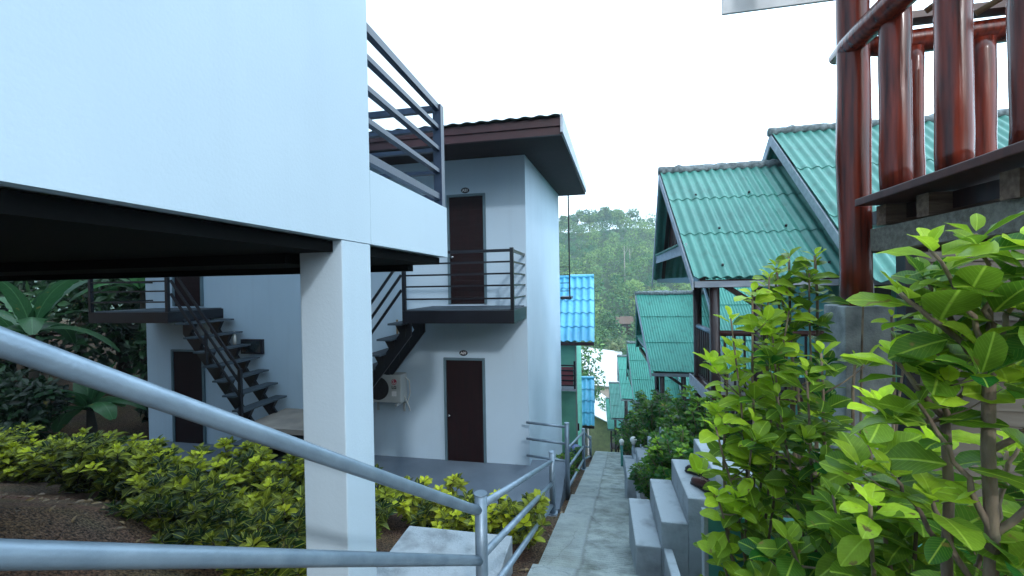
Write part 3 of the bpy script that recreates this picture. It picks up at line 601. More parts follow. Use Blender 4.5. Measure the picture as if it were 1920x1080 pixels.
# ------------------------------------------------------------------ green roofed houses
def green_house(dx_, Yc, zr, Xe, Xr, label, pitch, gm, near, seed, main=True, wall=True, yend=0):
    r = 2.5; rise = 2.3; ze = zr-rise
    H = thing('green_roof_house', (Xe+.4, Yc, ze-1.9), label, 'house', 'green roofed houses stepping down the hill')
    Xs = Xe+2.2
    for s_ in (-1, 1):
        def sheet(nm, xa, xb, zt, zb, run, xeb):
            # ridge end xa, eave end xeb (prow)
            pit_ = pitch
            u = Vector((xb-xa, 0, 0)); v = Vector((0, s_*run, zb-zt))
            o = corrugated(nm, gm, H, (xa, Yc, zt), u, v, pit_, pit_*.13, 3, solid=.008, over=.007 if near else .012, rag=.015, seed=seed)
            me = o.data                       # slant the rake end from ridge to eave
            for vv in me.vertices:
                t_ = abs(vv.co.y-Yc)/run; e = (xb-vv.co.x)/(xb-xa); vv.co.x += (xeb-xa)*min(1, t_)*e
            return o
        sheet('roof', Xr, Xs+1.2, zr, ze, r, Xe)
        if main: sheet('roof', Xs-.15, Xs+4.6, zr+.65, ze-.10, r+.75, Xs-.15)
    def ridge(xa, xb, z, par=H):
        k = int((xb-xa)/.08); q = MB()
        P_ = [(xa+(xb-xa)*i/k, Yc+.015*noise.noise(Vector((i, seed, 2))), z+.02+.022*noise.noise(Vector((i*.8, seed, 1)))) for i in range(k+1)]
        q.tube(P_, [.085*(1+.6*noise.noise(Vector((i*.9, seed, 4)))) for i in range(k+1)], 9, wob=.3, seed=seed); q.build('ridge_cap', 'mortar', par, smooth=True)
    ridge(Xr-.03, Xs+1.0, zr)
    if main: ridge(Xs-.2, Xs+4.5, zr+.65)
    def barge(xa, xe, zt, zb, run, th=.16):
        for s_ in (-1, 1):
            q = MB(); d = Vector((0, 0, -1))
            q.prism([(xa-.025, Yc, zt-.02), (xe-.025, Yc+s_*run*1.0, zb-.03), (xe-.025, Yc+s_*run*1.0, zb-.03-th), (xa-.025, Yc, zt-.02-th*1.15)], (.024, 0, 0)); q.build('barge_board', 'barge', H)
    barge(Xr, Xe, zr, ze, r)
    if main: barge(Xs-.15, Xs-.15, zr+.65, ze-.1, r+.75, .2)
    # eave board with wavy gap
    q = MB(); q.box((Xe+.02, Yc-r+.03, ze-.15), (Xs+4.4 if main else Xs+1, Yc-r+.055, ze-.055)); q.build('eave_board', 'barge', H)
    q = MB(); q.box((Xe+.1, Yc-r+.06, ze-.16), (Xs+4.4 if main else Xs+1, Yc-r+.16, ze-.03)); q.box((Xe+.1, Yc-r+.1, ze-.08), (Xe+.2, Yc+r-.1, ze+.02)); q.beam((Xe+.25, Yc-r+.15, ze+.05), (Xr+.25, Yc, zr-.15), .08, .1); q.beam((Xe+.25, Yc+r-.15, ze+.05), (Xr+.25, Yc, zr-.15), .08, .1); q.each('rafter', 'darkwood', H)
    # gable panel
    q = MB(); q.prism([(Xe+.28, Yc-r+.75, ze+.62), (Xe+.28, Yc+r-.75, ze+.62), (Xr+.3, Yc, zr-.1)], (.04, 0, 0)); ga = q.build('gable_panel', 'redwood', H)
    q = MB()
    for k in range(-3, 4):
        yy = Yc+k*.42; zt = zr-.16-abs(k)*.42*.92
        if zt > ze+.7: q.box((Xe+.25, yy-.02, ze+.62), (Xe+.279, yy+.02, zt))
    q.build('batten', 'darkwood', ga)
    # skirt roof of the gable
    q = MB(); q.hexa([(Xe-.0, Yc-r+.62, ze+.42), (Xe+.03, Yc-r+.62, ze+.42), (Xe+.03, Yc+r-.62, ze+.42), (Xe-.0, Yc+r-.62, ze+.42)], [(Xe-.0, Yc-r+.62, ze+.60), (Xe+.03, Yc-r+.62, ze+.60), (Xe+.03, Yc+r-.62, ze+.60), (Xe-.0, Yc+r-.62, ze+.60)]); q.build('skirt_board', 'barge', H)
    o = corrugated('skirt_roof', gm, H, (Xe+.27, Yc-r+.94, ze+.70), (0, 2*r-1.88, 0), (-.33, 0, -.10), pitch, pitch*.12, 1, over=0)
    if near:
        for ax_, t_ in ((.55, .31), (1.5, .31), (2.45, .31), (.75, .64), (1.8, .64), (2.8, .64), (.6, .93), (2.1, .93)):
            x = Xr+ax_; yb_ = Yc-r*t_; zb_ = zr-rise*t_; q = MB(); q.tube([(x, yb_, zb_+.02), (x, yb_-.02, zb_+.055)], .02, 8); q.build('roof_bolt', 'ink', H)
    # posts, deck, railing
    px_, zf = Xe+.33, ze-1.83
    for (x, y) in ((px_, Yc-r+1.3), (px_, Yc-r+.12), (px_+.62, Yc-r+.12), (px_+2.0, Yc-r+.12)):
        q = MB(); q.tube([(x, y, zf-1.9), (x, y, ze-.08)], .075, 12); q.build('post', 'darkwood', H, smooth=True)
    q = MB(); q.beam((px_, Yc-r+.15, ze-.55), (px_, Yc-r+.75, ze-.08), .05, .07); q.beam((px_+.62, Yc-r+.13, ze-.45), (px_+.1, Yc-r+.13, ze-.09), .05, .08); q.each('brace', 'darkwood', H)
    q = MB(); q.box((px_-.1, Yc-r+.0, zf-.09), (Xs+4, Yc-r+1.45, zf)); q.build('deck', 'redwood', H)
    q = MB(); q.tube([(Xs+.2, Yc+r-.7, zf-2.4), (Xs+.2, Yc+r-.7, zf)], .08, 10); q.build('stilt', 'darkwood', H)
    q = MB(); q.tube([(Xs+.2, Yc-r+1.2, zf-2.4), (Xs+.2, Yc-r+1.2, zf-.092)], .08, 10); q.build('stilt', 'darkwood', H)
    q = MB(); q.box((px_-.13, Yc-r-.03, zf-.16), (px_-.102, Yc-r+1.45, zf+.03)); q.build('deck_fascia', 'barge', H)
    for ax in (0, 1):
        a = Vector((px_, Yc-r+.12, 0)); b = Vector((px_, Yc-r+1.3, 0)) if ax == 0 else Vector((px_+2.0, Yc-r+.12, 0))
        q = MB(); q.tube([a+Vector((0, 0, zf+.95)), b+Vector((0, 0, zf+.95))], .045, 10)
        rl = q.build('railing', 'steel' if near and ax == 0 else 'redwood', H, smooth=True)
        q = MB(); kk = int((b-a).length/.14)
        for i in range(1, kk):
            c = a+(b-a)*i/kk; q.box((c.x-.015, c.y-.015, zf+.05), (c.x+.015, c.y+.015, zf+.91))
        q.beam(a+Vector((0, 0, zf+.06)), b+Vector((0, 0, zf+.06)), .04, .04); q.build('baluster_row', 'darkwood', rl)
    if wall:
        q = MB(); q.box((Xs+.1, Yc-r+.9, zf), (Xs+4.3, Yc+r-.5, ze+.6)); wo = q.build('wall', 'teal', H)
        q = MB(); q.box((Xs+.35, Yc-r+.885, zf+.02), (Xs+1.0, Yc-r+.897, zf+1.85)); q.build('door', 'glass', wo)
        q = MB(); q.box((Xs+1.5, Yc-r+.885, zf+.8), (Xs+2.4, Yc-r+.897, zf+1.6)); q.build('window', 'glass', wo)
    return H
green_house(0, 9.6, 2.35, 1.49, 1.36, 'nearest green roofed house with large corrugated porch roof, right of the path', .17, 'green', True, 1)
green_house(0, 16.0, -.43, 1.58, 1.38, 'second green roofed house, below and behind the nearest one', .085, 'green2', False, 2)
green_house(0, 22.8, -3.15, 1.6, 1.5, 'third green roofed house down the hill from the camera', .1, 'green2', False, 3)
green_house(0, 30.5, -5.15, 1.42, 1.33, 'fourth green roofed house, its ridge just left of the third', .1, 'green2', False, 4, main=False)
green_house(0, 38, -8.75, 1.0, .90, 'fifth green roofed house, low behind the path lamps', .12, 'green', False, 5, main=False)
green_house(0, 44, -11.7, .82, .70, 'last and lowest green roofed house, in front of the yellow wall', .12, 'green2', False, 6, main=False)

# ------------------------------------------------------------------ blue roofed houses and others below
def gable_house(name, label, cat, x0, x1, ye, yr, ze, zr, base, wallx, wm, rm, pitch, rows, grp=None, amp=.16, thick=.008):
    H = thing(name, ((x0+x1)/2, ye, base), label, cat, grp)
    corrugated('roof', rm, H, (x0, yr, zr), (x1-x0, 0, 0), (0, ye-yr, ze-zr), pitch, pitch*amp, rows, over=.035, solid=thick)
    corrugated('roof', rm, H, (x0, yr, zr), (x1-x0, 0, 0), (0, yr-ye, ze-zr), pitch, pitch*amp, rows, over=.03, solid=thick)
    q = MB(); q.tube([(x0, yr, zr+.04), (x1, yr, zr+.04)], .09, 10); q.build('ridge_cap', rm, H, smooth=True)
    yb = 2*yr-ye
    q = MB(); q.prism([(wallx[0], ye+.5, base), (wallx[0], yb-.5, base), (wallx[0], yb-.5, ze+.1), (wallx[0], yr, zr-.12), (wallx[0], ye+.5, ze+.1)], (wallx[1]-wallx[0], 0, 0)); w_ = q.build('wall', wm, H)
    q = MB(); q.box((x0, ye+.03, ze-.16), (x1-.02, ye+.07, ze-.02)); q.build('eave_board', 'fascia', H)
    return H, w_
H, w_ = gable_house('blue_roof_house', 'teal house under the upper blue tiled roof, behind the two storey building', 'house', -6, -.13, 17.2, 20.2, -2.35, .28, -8.5, (-6, -.87), 'mint', 'blue', .30, 5, 'blue roofed houses')
q = MB(); q.box((-1.6, 17.0, -4.3), (-.9, 17.6, -4.2)); b_ = q.build('balcony', 'barge', H)
q = MB()
for z in (-4.1, -3.9, -3.7, -3.5, -3.3): q.box((-1.6, 17.0, z), (-.9, 17.04, z+.05)); q.box((-.94, 17.05, z), (-.9, 17.6, z+.05))
q.box((-.96, 16.98, -4.2), (-.88, 17.06, -3.1)); q.build('railing', 'black', b_)
q = MB(); q.box((-1.55, 17.06, -4.1), (-.98, 17.10, -3.35)); q.build('hanging_cloth', 'fadedred', b_)
q = MB(); q.box((-.89, 17.69, -6.1), (-.8, 17.72, -5.8)); q.box((-.875, 17.69, -5.8), (-.86, 17.71, -5.0)); q.build('meter_box', 'soffit', w_)
q = MB(); q.box((-.93, 17.68, -8.4), (-.8685, 17.75, -2.6)); q.build('corner_trim', 'ac', w_)
H, w_ = gable_house('blue_roof_house', 'pale house under the lower blue roof, farther down the path', 'house', -4, -.23, 22.6, 24.8, -7.5, -5.5, -11, (-4, -.62), 'pale', 'blue', .30, 4, 'blue roofed houses')
q = MB(); q.box((-1.3, 23.08, -10.5), (-.95, 23.097, -8.2)); q.build('door', 'blue', w_)
dr = MB(); dr.tube([(-.78, 12.9, -5.6), (-.78, 12.9, -5.45), (-.78, 12.9, -5.2), (-.78, 12.9, -4.95), (-.78, 12.9, -4.92)], [.2, .22, .225, .22, .2], 20)
tag(dr.build('blue_barrel', 'drum', smooth=True), 'dark blue plastic barrel behind the pipe railing', 'barrel')
H = thing('yellow_house', (.3, 48, -20), 'yellow walled house with white roof at the foot of the path', 'house')
q = MB(); q.prism([(-1.0, 48, -20), (2.5, 48, -20), (2.5, 48, -16.2), (-1.0, 48, -14.55)], (0, 6, 0)); q.build('wall', 'yellow', H)
q = MB(); q.prism([(-1.3, 47.5, -14.3), (2.9, 47.5, -16.3), (2.9, 55, -16.0), (-1.3, 55, -13.0)], (0, 0, .12)); q.build('roof', 'whiteroof', H)
H = thing('white_roof_building', (0, 70, -20), 'long low building with bright white metal roof in the valley', 'building')
q = MB(); q.box((-3.5, 64, -20), (4, 82, -15)); q.build('wall', 'pale', H)
q = MB(); q.prism([(-4, 63, -14.6), (4.5, 63, -15.4), (4.5, 84, -13.4), (-4, 84, -12.4)], (0, 0, .1)); q.build('roof', 'whiteroof', H)
H = thing('hillside_hut', (7, 118, -12), 'small brown hut at the foot of the forested hill', 'hut')
q = MB(); q.box((5.2, 116, -17), (9, 120, -11)); w_ = q.build('wall', 'redwood', H)
q = MB(); q.prism([(4.6, 115, -11.0), (9.6, 115, -11.0), (9.2, 118, -9.3), (5.0, 118, -9.3)], (0, 0, .15)); q.prism([(5.0, 118, -9.3), (9.2, 118, -9.3), (9.6, 121, -11), (4.6, 121, -11)], (0, 0, .15)); q.build('roof', 'plank', H)

# garden lamps
for (x, y, z, s_, lab) in ((.86, 11.3, -4.06, .085, 'larger white globe garden lamp on a post beside the path'), (.62, 12.4, -4.52, .07, 'smaller green posted globe lamp, left of the other globe')):
    t_ = thing('garden_lamp', (x, y, z-.5), lab, 'garden lamp', 'white globe lamps beside the path')
    q = MB(); q.tube([(x, y, z-.9), (x, y, z-s_)], .035, 10); q.build('post', 'step' if s_ > .08 else 'teal', t_, smooth=True)
    q = MB(); q.tube([(x, y, z-s_-.02), (x, y, z-s_+.03)], .05, 12); q.build('collar', 'white_plastic', t_)
    q = MB(); q.ball((x, y, z), s_, 18, 12); q.build('globe', 'globe', t_, smooth=True)

# ------------------------------------------------------------------ plants
def shrub(name, label, cat, grp, base, tips, L, leafm, seed, spread=.06, dens=1.0, young=.5, fine=True, stem=.012, whorl=7, infill=0, bark='bark', fork=None, yl=1.0, sides=(), low=.42):
    """stems grow from base to each tip; whorls of leaves at the tip (young) and pairs lower down (old)"""
    rnd = random.Random(seed); t_ = thing(name, base, label, cat, grp)
    sm = MB(); lf = MB(); lf.uv = []; lf.age = []
    root = Vector(base)
    if fork:
        fk = Vector(fork); P0 = [root.lerp(fk, i/10)+Vector((noise.noise(Vector((i*.7, seed, 0))), noise.noise(Vector((i*.7, seed, 4))), 0))*.016*(1 if 0 < i < 10 else 0) for i in range(11)]
        sm.tube(P0, [stem*(1.15-.35*i/10)*(1+.12*noise.noise(Vector((i*2.3, seed, 8)))) for i in range(11)], 12); root = fk; spread = .004; stem *= .4
    for ti, tp in enumerate(list(tips)+list(sides)):
        top = Vector(tp[:3]); frac = tp[3] if len(tp) > 3 else .55      # share of stem carrying leaves
        b = (root if ti < len(tips) else P0[tp[4]])+Vector((rnd.uniform(-spread, spread), rnd.uniform(-spread, spread), 0))
        mid = b.lerp(top, .5)+Vector((rnd.uniform(-1, 1), rnd.uniform(-1, 1), 0))*(top-b).length*.07
        k = 9; P_ = []
        for i in range(k+1):
            s_ = i/k; P_.append(b*(1-s_)**2+mid*2*s_*(1-s_)+top*s_*s_+Vector((noise.noise(Vector((i*.9, ti, seed))), noise.noise(Vector((i*.9, ti, seed+7))), 0))*.012)
        H_ = (top-b).length; sr_ = stem*(.7+.5*rnd.random())
        sm.tube(P_, [sr_*(1-.6*i/k)+.0015 for i in range(k+1)], 7)
        d = (P_[-1]-P_[-2]).normalized()
        def put(p_, ang, tilt, l_, age, wd=.58):
            out = Vector((math.cos(ang), math.sin(ang), 0)); dr_ = (out*math.cos(tilt)+Vector((0, 0, 1))*math.sin(tilt)+d*.15).normalized()
            nr = (Vector((0, 0, 1))*math.cos(tilt)-out*math.sin(tilt))+Vector((rnd.gauss(0, .3)+.12, rnd.gauss(0, .3)-.4, 0))
            pe = p_+dr_*l_*.14
            lf.leaf(pe, dr_, nr, l_, l_*wd*rnd.uniform(.85, 1.2), age, droop=rnd.uniform(.05, .45), fold=rnd.uniform(.1, .45), fine=fine)
        a0 = rnd.random()*6.3; tip_age = min(1, max(.1, rnd.gauss(young, .22)))
        nW = int(whorl*dens)
        for i in range(nW):
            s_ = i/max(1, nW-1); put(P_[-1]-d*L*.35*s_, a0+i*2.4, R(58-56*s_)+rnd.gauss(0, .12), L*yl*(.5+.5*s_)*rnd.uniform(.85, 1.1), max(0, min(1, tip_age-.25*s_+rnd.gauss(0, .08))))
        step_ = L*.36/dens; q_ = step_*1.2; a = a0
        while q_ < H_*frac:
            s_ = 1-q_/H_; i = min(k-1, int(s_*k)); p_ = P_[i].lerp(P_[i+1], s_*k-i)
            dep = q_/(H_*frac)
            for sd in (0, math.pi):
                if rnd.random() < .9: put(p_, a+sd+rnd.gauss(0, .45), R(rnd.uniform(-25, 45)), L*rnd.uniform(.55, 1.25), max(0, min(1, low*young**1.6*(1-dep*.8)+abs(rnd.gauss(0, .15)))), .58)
            a += 1.4+rnd.gauss(0, .3); q_ += step_
        # side twigs
        for _ in range(int(infill)):
            s_ = rnd.uniform(.3, .95); i = min(k-1, int(s_*k)); p_ = P_[i]; an = rnd.random()*6.3
            e = p_+Vector((math.cos(an), math.sin(an), rnd.uniform(.3, 1)))*L*rnd.uniform(.6, 1.3)
            sm.tube([p_, p_.lerp(e, .5)+Vector((0, 0, -.01)), e], [sr_*.45, sr_*.35, sr_*.2], 5)
            ag = min(1, max(0, rnd.gauss(young*(.75 if low > .35 else .35), .25)))
            for j in range(6): put(e, j*2.4+an, R(65-11*j), L*rnd.uniform(.5, .95), max(0, min(1, ag-.08*j)))
    sm.build('stem', bark, t_, smooth=True); lf.build('foliage', leafm, t_, smooth=True)
    return t_
rnd = random.Random(5)
# mid-ground tall leafy hedge in the planter (right of the path)
G1 = 'tall leafy shrubs in the planter'
def tipset(rn, xs, ys, zt, n, fr=.6):
    return [(rn.uniform(*xs), rn.uniform(*ys), rn.uniform(*zt), fr) for _ in range(n)]
shrub('leafy_shrub', 'tall shrub with long bare stems and a pale green crown before the log post', 'shrub', G1, (1.42, 3.35, -2.4),
      [(1.20, 3.2, .08, .2), (1.32, 3.3, .16, .18), (1.46, 3.25, .16, .15), (1.25, 3.35, .0, .25), (1.38, 3.15, .04, .2), (1.14, 3.3, -.14, .25)], .15, 'leafA', 11, dens=.85, infill=3, young=.62, stem=.014)
shrub('leafy_shrub', 'left shrub of the planter, bright yellow green leaves over the steps', 'shrub', G1, (.98, 3.1, -2.5),
      [(.84, 2.95, -.24, .5), (1.0, 3.05, -.08, .45), (1.12, 3.1, .02, .4), (1.22, 3.05, -.2, .5), (.86, 3.1, -.62, .5), (.74, 2.95, -.95, .5), (1.1, 3.0, -.35, .5), (.72, 2.85, -1.35, .6), (.92, 2.8, -.85, .6), (.74, 2.85, -1.7, .5), (1.05, 2.9, -1.1, .6)], .15, 'leafA', 12, dens=.85, infill=3, young=.95, low=.7)
shrub('leafy_shrub', 'dense middle shrub of the planter with large pale leaves at its top', 'shrub', G1, (1.35, 2.9, -2.5),
      [(1.12, 2.6, -.50, .6), (1.24, 2.7, -.42, .6), (1.05, 2.8, -.7, .6), (1.35, 2.55, -.95, .6), (1.2, 2.5, -1.15, .6), (1.35, 2.5, -1.3, .6), (1.05, 2.6, -1.5, .5), (1.36, 2.9, -.85, .5)], .15, 'leafA', 13, dens=.85, infill=4, young=.6)
shrub('leafy_shrub', 'thin twiggy shrub in front of the concrete pier, nearly leafless', 'shrub', G1, (1.78, 3.25, -2.4),
      [(1.72, 3.2, -.12, .03), (1.85, 3.15, -.25, .05), (1.62, 3.1, -.5, .06), (1.95, 3.2, -.55, .05)], .10, 'leafA', 14, dens=.45, young=.9, stem=.013)
shrub('leafy_shrub', 'dark low shrub at the foot of the planter hedge', 'shrub', G1, (1.15, 2.3, -2.3),
      [(.88, 2.25, -1.25, .8), (1.05, 2.2, -1.0, .8), (1.25, 2.15, -1.1, .8), (.82, 2.1, -1.55, .8), (1.15, 2.0, -1.5, .8), (1.4, 2.1, -1.25, .8), (.76, 2.3, -1.6, .8)], .15, 'leafA', 15, dens=.85, infill=3, young=.3)
shrub('leafy_shrub', 'shrub between the planter hedge and the right foreground plants', 'shrub', G1, (1.75, 2.5, -2.4),
      [(1.6, 2.3, -1.15, .7), (1.75, 2.2, -1.05, .6), (1.9, 2.4, -1.1, .6), (1.55, 2.1, -1.2, .7), (1.8, 2.0, -1.3, .7), (2.05, 2.2, -1.1, .7)], .15, 'leafA', 16, dens=.85, infill=3, young=.5)
# right foreground plants with big leaves
G2 = 'large leaved plants in the right foreground'
shrub('broad_leaf_plant', 'tall broad leaved plant at the far right edge, thickest stem, nearest the camera', 'plant', G2, (.69, .93, -1.7),
      [(.76, .92, .05, .7), (.66, .90, .075, .7), (.59, .90, .05, .6), (.56, .93, -.03, .6), (.70, .93, -.03, .6), (.82, .92, .07, .7), (.84, .88, -.05, .7), (.63, .98, .0, .6), (.76, .86, -.06, .5), (.80, .95, -.12, .6)], .092, 'leafA', 21, infill=0, young=.6, stem=.0115, fork=(.70, .93, -.17), dens=.9,
      sides=[(.82, .90, -.20, .6, 9), (.78, .84, -.28, .6, 8), (.62, .98, -.25, .5, 8), (.80, 1.0, -.33, .5, 8), (.62, .95, -.42, .4, 7), (.80, .90, -.47, .5, 7)])
shrub('broad_leaf_plant', 'slim single stemmed plant with a leafy top, left of the thickest stem', 'plant', G2, (.70, 1.0, -1.7),
      [(.655, .98, -.125, .5), (.59, 1.0, -.16, .5), (.72, .98, -.15, .5), (.57, .98, -.29, .3), (.63, .92, -.2, .4)], .10, 'leafA', 22, infill=1, young=.75, stem=.0105, fork=(.665, .98, -.28), dens=.9,
      sides=[(.58, .99, -.40, .3, 8), (.73, .98, -.52, .4, 7)])
shrub('broad_leaf_plant', 'plant with bright drooping leaves below the concrete pier', 'plant', G2, (.80, 1.35, -1.8),
      [(.80, 1.42, -.36, .3), (.74, 1.36, -.47, .35), (.88, 1.35, -.45, .35), (.70, 1.28, -.60, .4), (.82, 1.3, -.62, .4)], .105, 'leafA', 25, infill=0, young=.8, stem=.007)
shrub('broad_leaf_plant', 'low broad leaved plant in the bottom right corner', 'plant', G2, (.95, 1.15, -1.8),
      [(.80, 1.12, -.58, .5), (.92, 1.1, -.5, .5), (1.02, 1.2, -.58, .5), (.76, 1.05, -.66, .5), (.95, 1.05, -.68, .5), (1.1, 1.15, -.45, .5), (.88, 1.2, -.8, .5)], .105, 'leafA', 23, infill=1, young=.5, stem=.012)
shrub('broad_leaf_plant', 'dark leaved plant behind the right foreground stems', 'plant', G2, (1.35, 1.6, -2.0),
      [(1.25, 1.6, -.55, .6), (1.45, 1.5, -.35, .6), (1.6, 1.6, -.5, .6), (1.15, 1.5, -.8, .6), (1.35, 1.4, -.85, .7), (1.6, 1.4, -.8, .7), (1.1, 1.6, -1.0, .7), (1.5, 1.7, -.2, .5), (1.75, 1.7, -.25, .6)], .13, 'leafA', 24, infill=3, young=.3)
# bushes between the side steps
G3 = 'small leaved bushes between the steps'
def bush(label, c, rad, n, L, seed, young=.4, name='round_bush', leafm='leafC', grp=G3):
    rn = random.Random(seed); tips = []
    for _ in range(n):
        a = rn.random()*6.3; e = math.acos(rn.uniform(.0, 1)); rr_ = rad*rn.uniform(.75, 1.05)
        tips.append((c[0]+math.cos(a)*math.sin(e)*rr_, c[1]+math.sin(a)*math.sin(e)*rr_*1.1, c[2]+math.cos(e)*rr_, .5))
    return shrub(name, label, 'bush', grp, (c[0], c[1], c[2]-rad*1.1), tips, L, leafm, seed, infill=5, young=young, fine=False, stem=.008, whorl=8)
bush('bush just behind the nearest concrete steps', (1.02, 5.9, -2.45), .52, 34, .10, 31, .5)
bush('bush left of the nearest house deck posts, tallest of the small leaved ones', (1.42, 6.6, -2.2), .6, 40, .11, 32, .5)
bush('low bush beside the second concrete steps', (.9, 6.9, -3.1), .45, 26, .09, 33, .4)
bush('bush behind the second concrete steps', (1.25, 9.1, -3.1), .75, 46, .11, 34, .4)
bush('dense bush beside the larger globe lamp', (1.65, 12.2, -3.75), .9, 46, .09, 35, .3)
bush('far bush left of the globe lamps at the end of the path', (1.25, 14.2, -5.0), .75, 40, .09, 36, .3)
bush('farthest bush below the last green roofs', (1.2, 17.5, -6.3), .7, 30, .1, 37, .3)
bush('small bush on the left below the railing posts', (-.75, 9.6, -4.15), .32, 20, .07, 38, .5)
bush('small bush behind the railing near the blue barrel', (-.62, 12.0, -4.9), .28, 16, .07, 39, .5)
# hedge in front of the terrace
G4 = 'yellow tipped hedge below the terrace'
hx = [-11.3, -10.4, -9.5, -8.6, -7.75, -6.9, -6.1, -5.3, -4.55, -3.8, -3.1, -2.35, -1.65, -1.1]
hn = ['first', 'second', 'third', 'fourth', 'fifth', 'sixth', 'seventh', 'eighth', 'ninth', 'tenth', 'eleventh', 'twelfth', 'thirteenth', 'fourteenth']
for i, x in enumerate(hx):
    yy = 5.35+.2*math.sin(i*1.9); gz = ground(x, yy)
    zt = -2.36-.0*i if i < 9 else -2.75
    if i == 0: zt = -2.3
    if i == 13: zt = -2.72
    rn = random.Random(60+i); tips = []
    for _ in range(17):
        tips.append((x+rn.uniform(-.55, .55)*(.8 if i > 9 else 1), yy+rn.uniform(-.5, .3)*(.7 if i == 13 else 1), zt-abs(rn.gauss(0, .2))-.02, .95))
    shrub('hedge_shrub', '%s shrub from the left in the yellow tipped hedge below the terrace' % hn[i], 'shrub', G4, (x, yy, gz-.05), tips, .15, 'leafB', 60+i, infill=3, young=.9, fine=False, stem=.009, whorl=9, bark='barkdark', low=.3)
for i, (x, yy) in enumerate(((-7.3, 4.75), (-6.4, 4.55), (-5.55, 4.4), (-4.75, 4.2), (-4.0, 4.1), (-3.3, 4.0), (-2.65, 4.3))):
    rn = random.Random(160+i); gz = ground(x, yy); zt = -2.12-.02*i; tips = [(x+rn.uniform(-.45, .45), yy+rn.uniform(-.35, .3), zt-abs(rn.gauss(0, .17)), .95) for _ in range(15)]
    shrub('hedge_shrub', '%s shrub from the left in the nearer hedge row behind the column' % hn[i], 'shrub', 'nearer row of yellow tipped hedge shrubs', (x, yy, gz-.05), tips, .15, 'leafB', 160+i, infill=3, young=.62, fine=False, stem=.009, whorl=9, bark='barkdark', low=.3)
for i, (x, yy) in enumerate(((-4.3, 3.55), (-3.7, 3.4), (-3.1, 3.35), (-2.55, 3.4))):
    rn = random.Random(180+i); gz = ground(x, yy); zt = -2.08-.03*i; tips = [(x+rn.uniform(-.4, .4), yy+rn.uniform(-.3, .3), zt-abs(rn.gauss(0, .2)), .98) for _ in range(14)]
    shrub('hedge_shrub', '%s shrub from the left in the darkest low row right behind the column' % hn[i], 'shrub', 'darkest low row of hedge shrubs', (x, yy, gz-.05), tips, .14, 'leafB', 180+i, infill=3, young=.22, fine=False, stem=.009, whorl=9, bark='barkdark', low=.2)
shrub('hedge_shrub', 'low leafy shoot beside the concrete box and pipe railing', 'shrub', G4, (-.82, 4.9, -3.1), [(-.8, 4.75, -2.7, .6), (-.72, 4.6, -2.8, .6), (-.85, 4.95, -2.65, .6), (-.8, 5.3, -2.75, .6)], .15, 'leafB', 90, young=.7, infill=2)

# leaf litter
rn = random.Random(4); li = MB()
for k in range(520):
    if k < 360: x = rn.uniform(-9, -2); yy = rn.uniform(1.6, 4.4)
    elif k < 440: x = rn.uniform(.65, 1.9); yy = rn.uniform(1.2, 4.0)
    else: yy = rn.uniform(2.5, 14); x = rn.choice((pxl(yy)-.12, pxr(yy)+.1))+rn.gauss(0, .07)
    li.leaf((x, yy, ground(x, yy)+.03), (rn.gauss(0, 1), rn.gauss(0, 1), 0), (rn.gauss(0, .3), rn.gauss(0, .3), 1), rn.uniform(.05, .12), rn.uniform(.02, .05), rn.uniform(.2, 1), fine=False)
tag(li.build('leaf_litter', foliage('dead_leaf', (.30, .20, .09), (.07, .035, .02), trans=.1, veins=False)), 'dry fallen leaves scattered on the soil', 'leaf litter', kind='stuff')
# jungle on the left
def fronds(mb, c, n, L, w, rn, tilt0=60, tilt1=5, age=.5, segs=10, tears=True):
    for i in range(n):
        a = i*2.4+rn.random()*.6; ti = R(tilt0+(tilt1-tilt0)*i/n+rn.gauss(0, 6)); out = Vector((math.cos(a), math.sin(a), 0)); l_ = L*rn.uniform(.8, 1.1)
        p_ = Vector(c); d = out*math.cos(ti)+Vector((0, 0, math.sin(ti))); side = Vector((-math.sin(a), math.cos(a), 0)); o = len(mb.v); ag = max(0, min(1, age+rn.gauss(0, .2)))
        for k in range(segs+1):
            t_ = k/segs; ww = w*(math.sin(math.pi*min(1, (t_*.92+.06)))**.6)*.5
            j = rn.uniform(.75, 1.05) if tears else 1
            up = Vector((0, 0, 1))
            mb.v += [tuple(p_-side*ww*j-up*ww*.25), tuple(p_), tuple(p_+side*ww*j-up*ww*.25)]; mb.uv += [(-1, t_), (0, t_), (1, t_)]; mb.age += [ag]*3
            p_ = p_+d*(l_/segs); d = (d+Vector((0, 0, -1))*(1.9/segs)).normalized()
        for k in range(segs):
            q_ = o+3*k; mb.f += [(q_, q_+1, q_+4, q_+3), (q_+1, q_+2, q_+5, q_+4)]
def banana(label, x, y, z, h, L, seed):
    rn = random.Random(seed); t_ = thing('banana_plant', (x, y, z), label, 'banana plant', 'banana plants in the dark thicket')
    q = MB(); q.tube([(x, y, z), (x+.05, y, z+h*.5), (x, y, z+h)], [.13, .1, .06], 10); q.build('trunk', 'barkdark', t_, smooth=True)
    lf = MB(); lf.uv = []; lf.age = []; fronds(lf, (x, y, z+h), 10, L, .5, rn, 78, 20, .5, 12); lf.build('foliage', 'banana', t_, smooth=True)
banana('banana plant at the left edge, its broad leaves under the dark soffit', -13.6, 7.9, -3.6, 2.6, 2.2, 3)
banana('banana plant behind the left balcony', -13.2, 10.2, -3.4, 3.4, 2.3, 4)
banana('low banana plant in the shadows at far left', -15.6, 8.8, -3.2, 1.8, 2.2, 5)
banana('small banana plant beside the left end of the terrace', -12.0, 8.0, -3.7, .9, 1.4, 6)
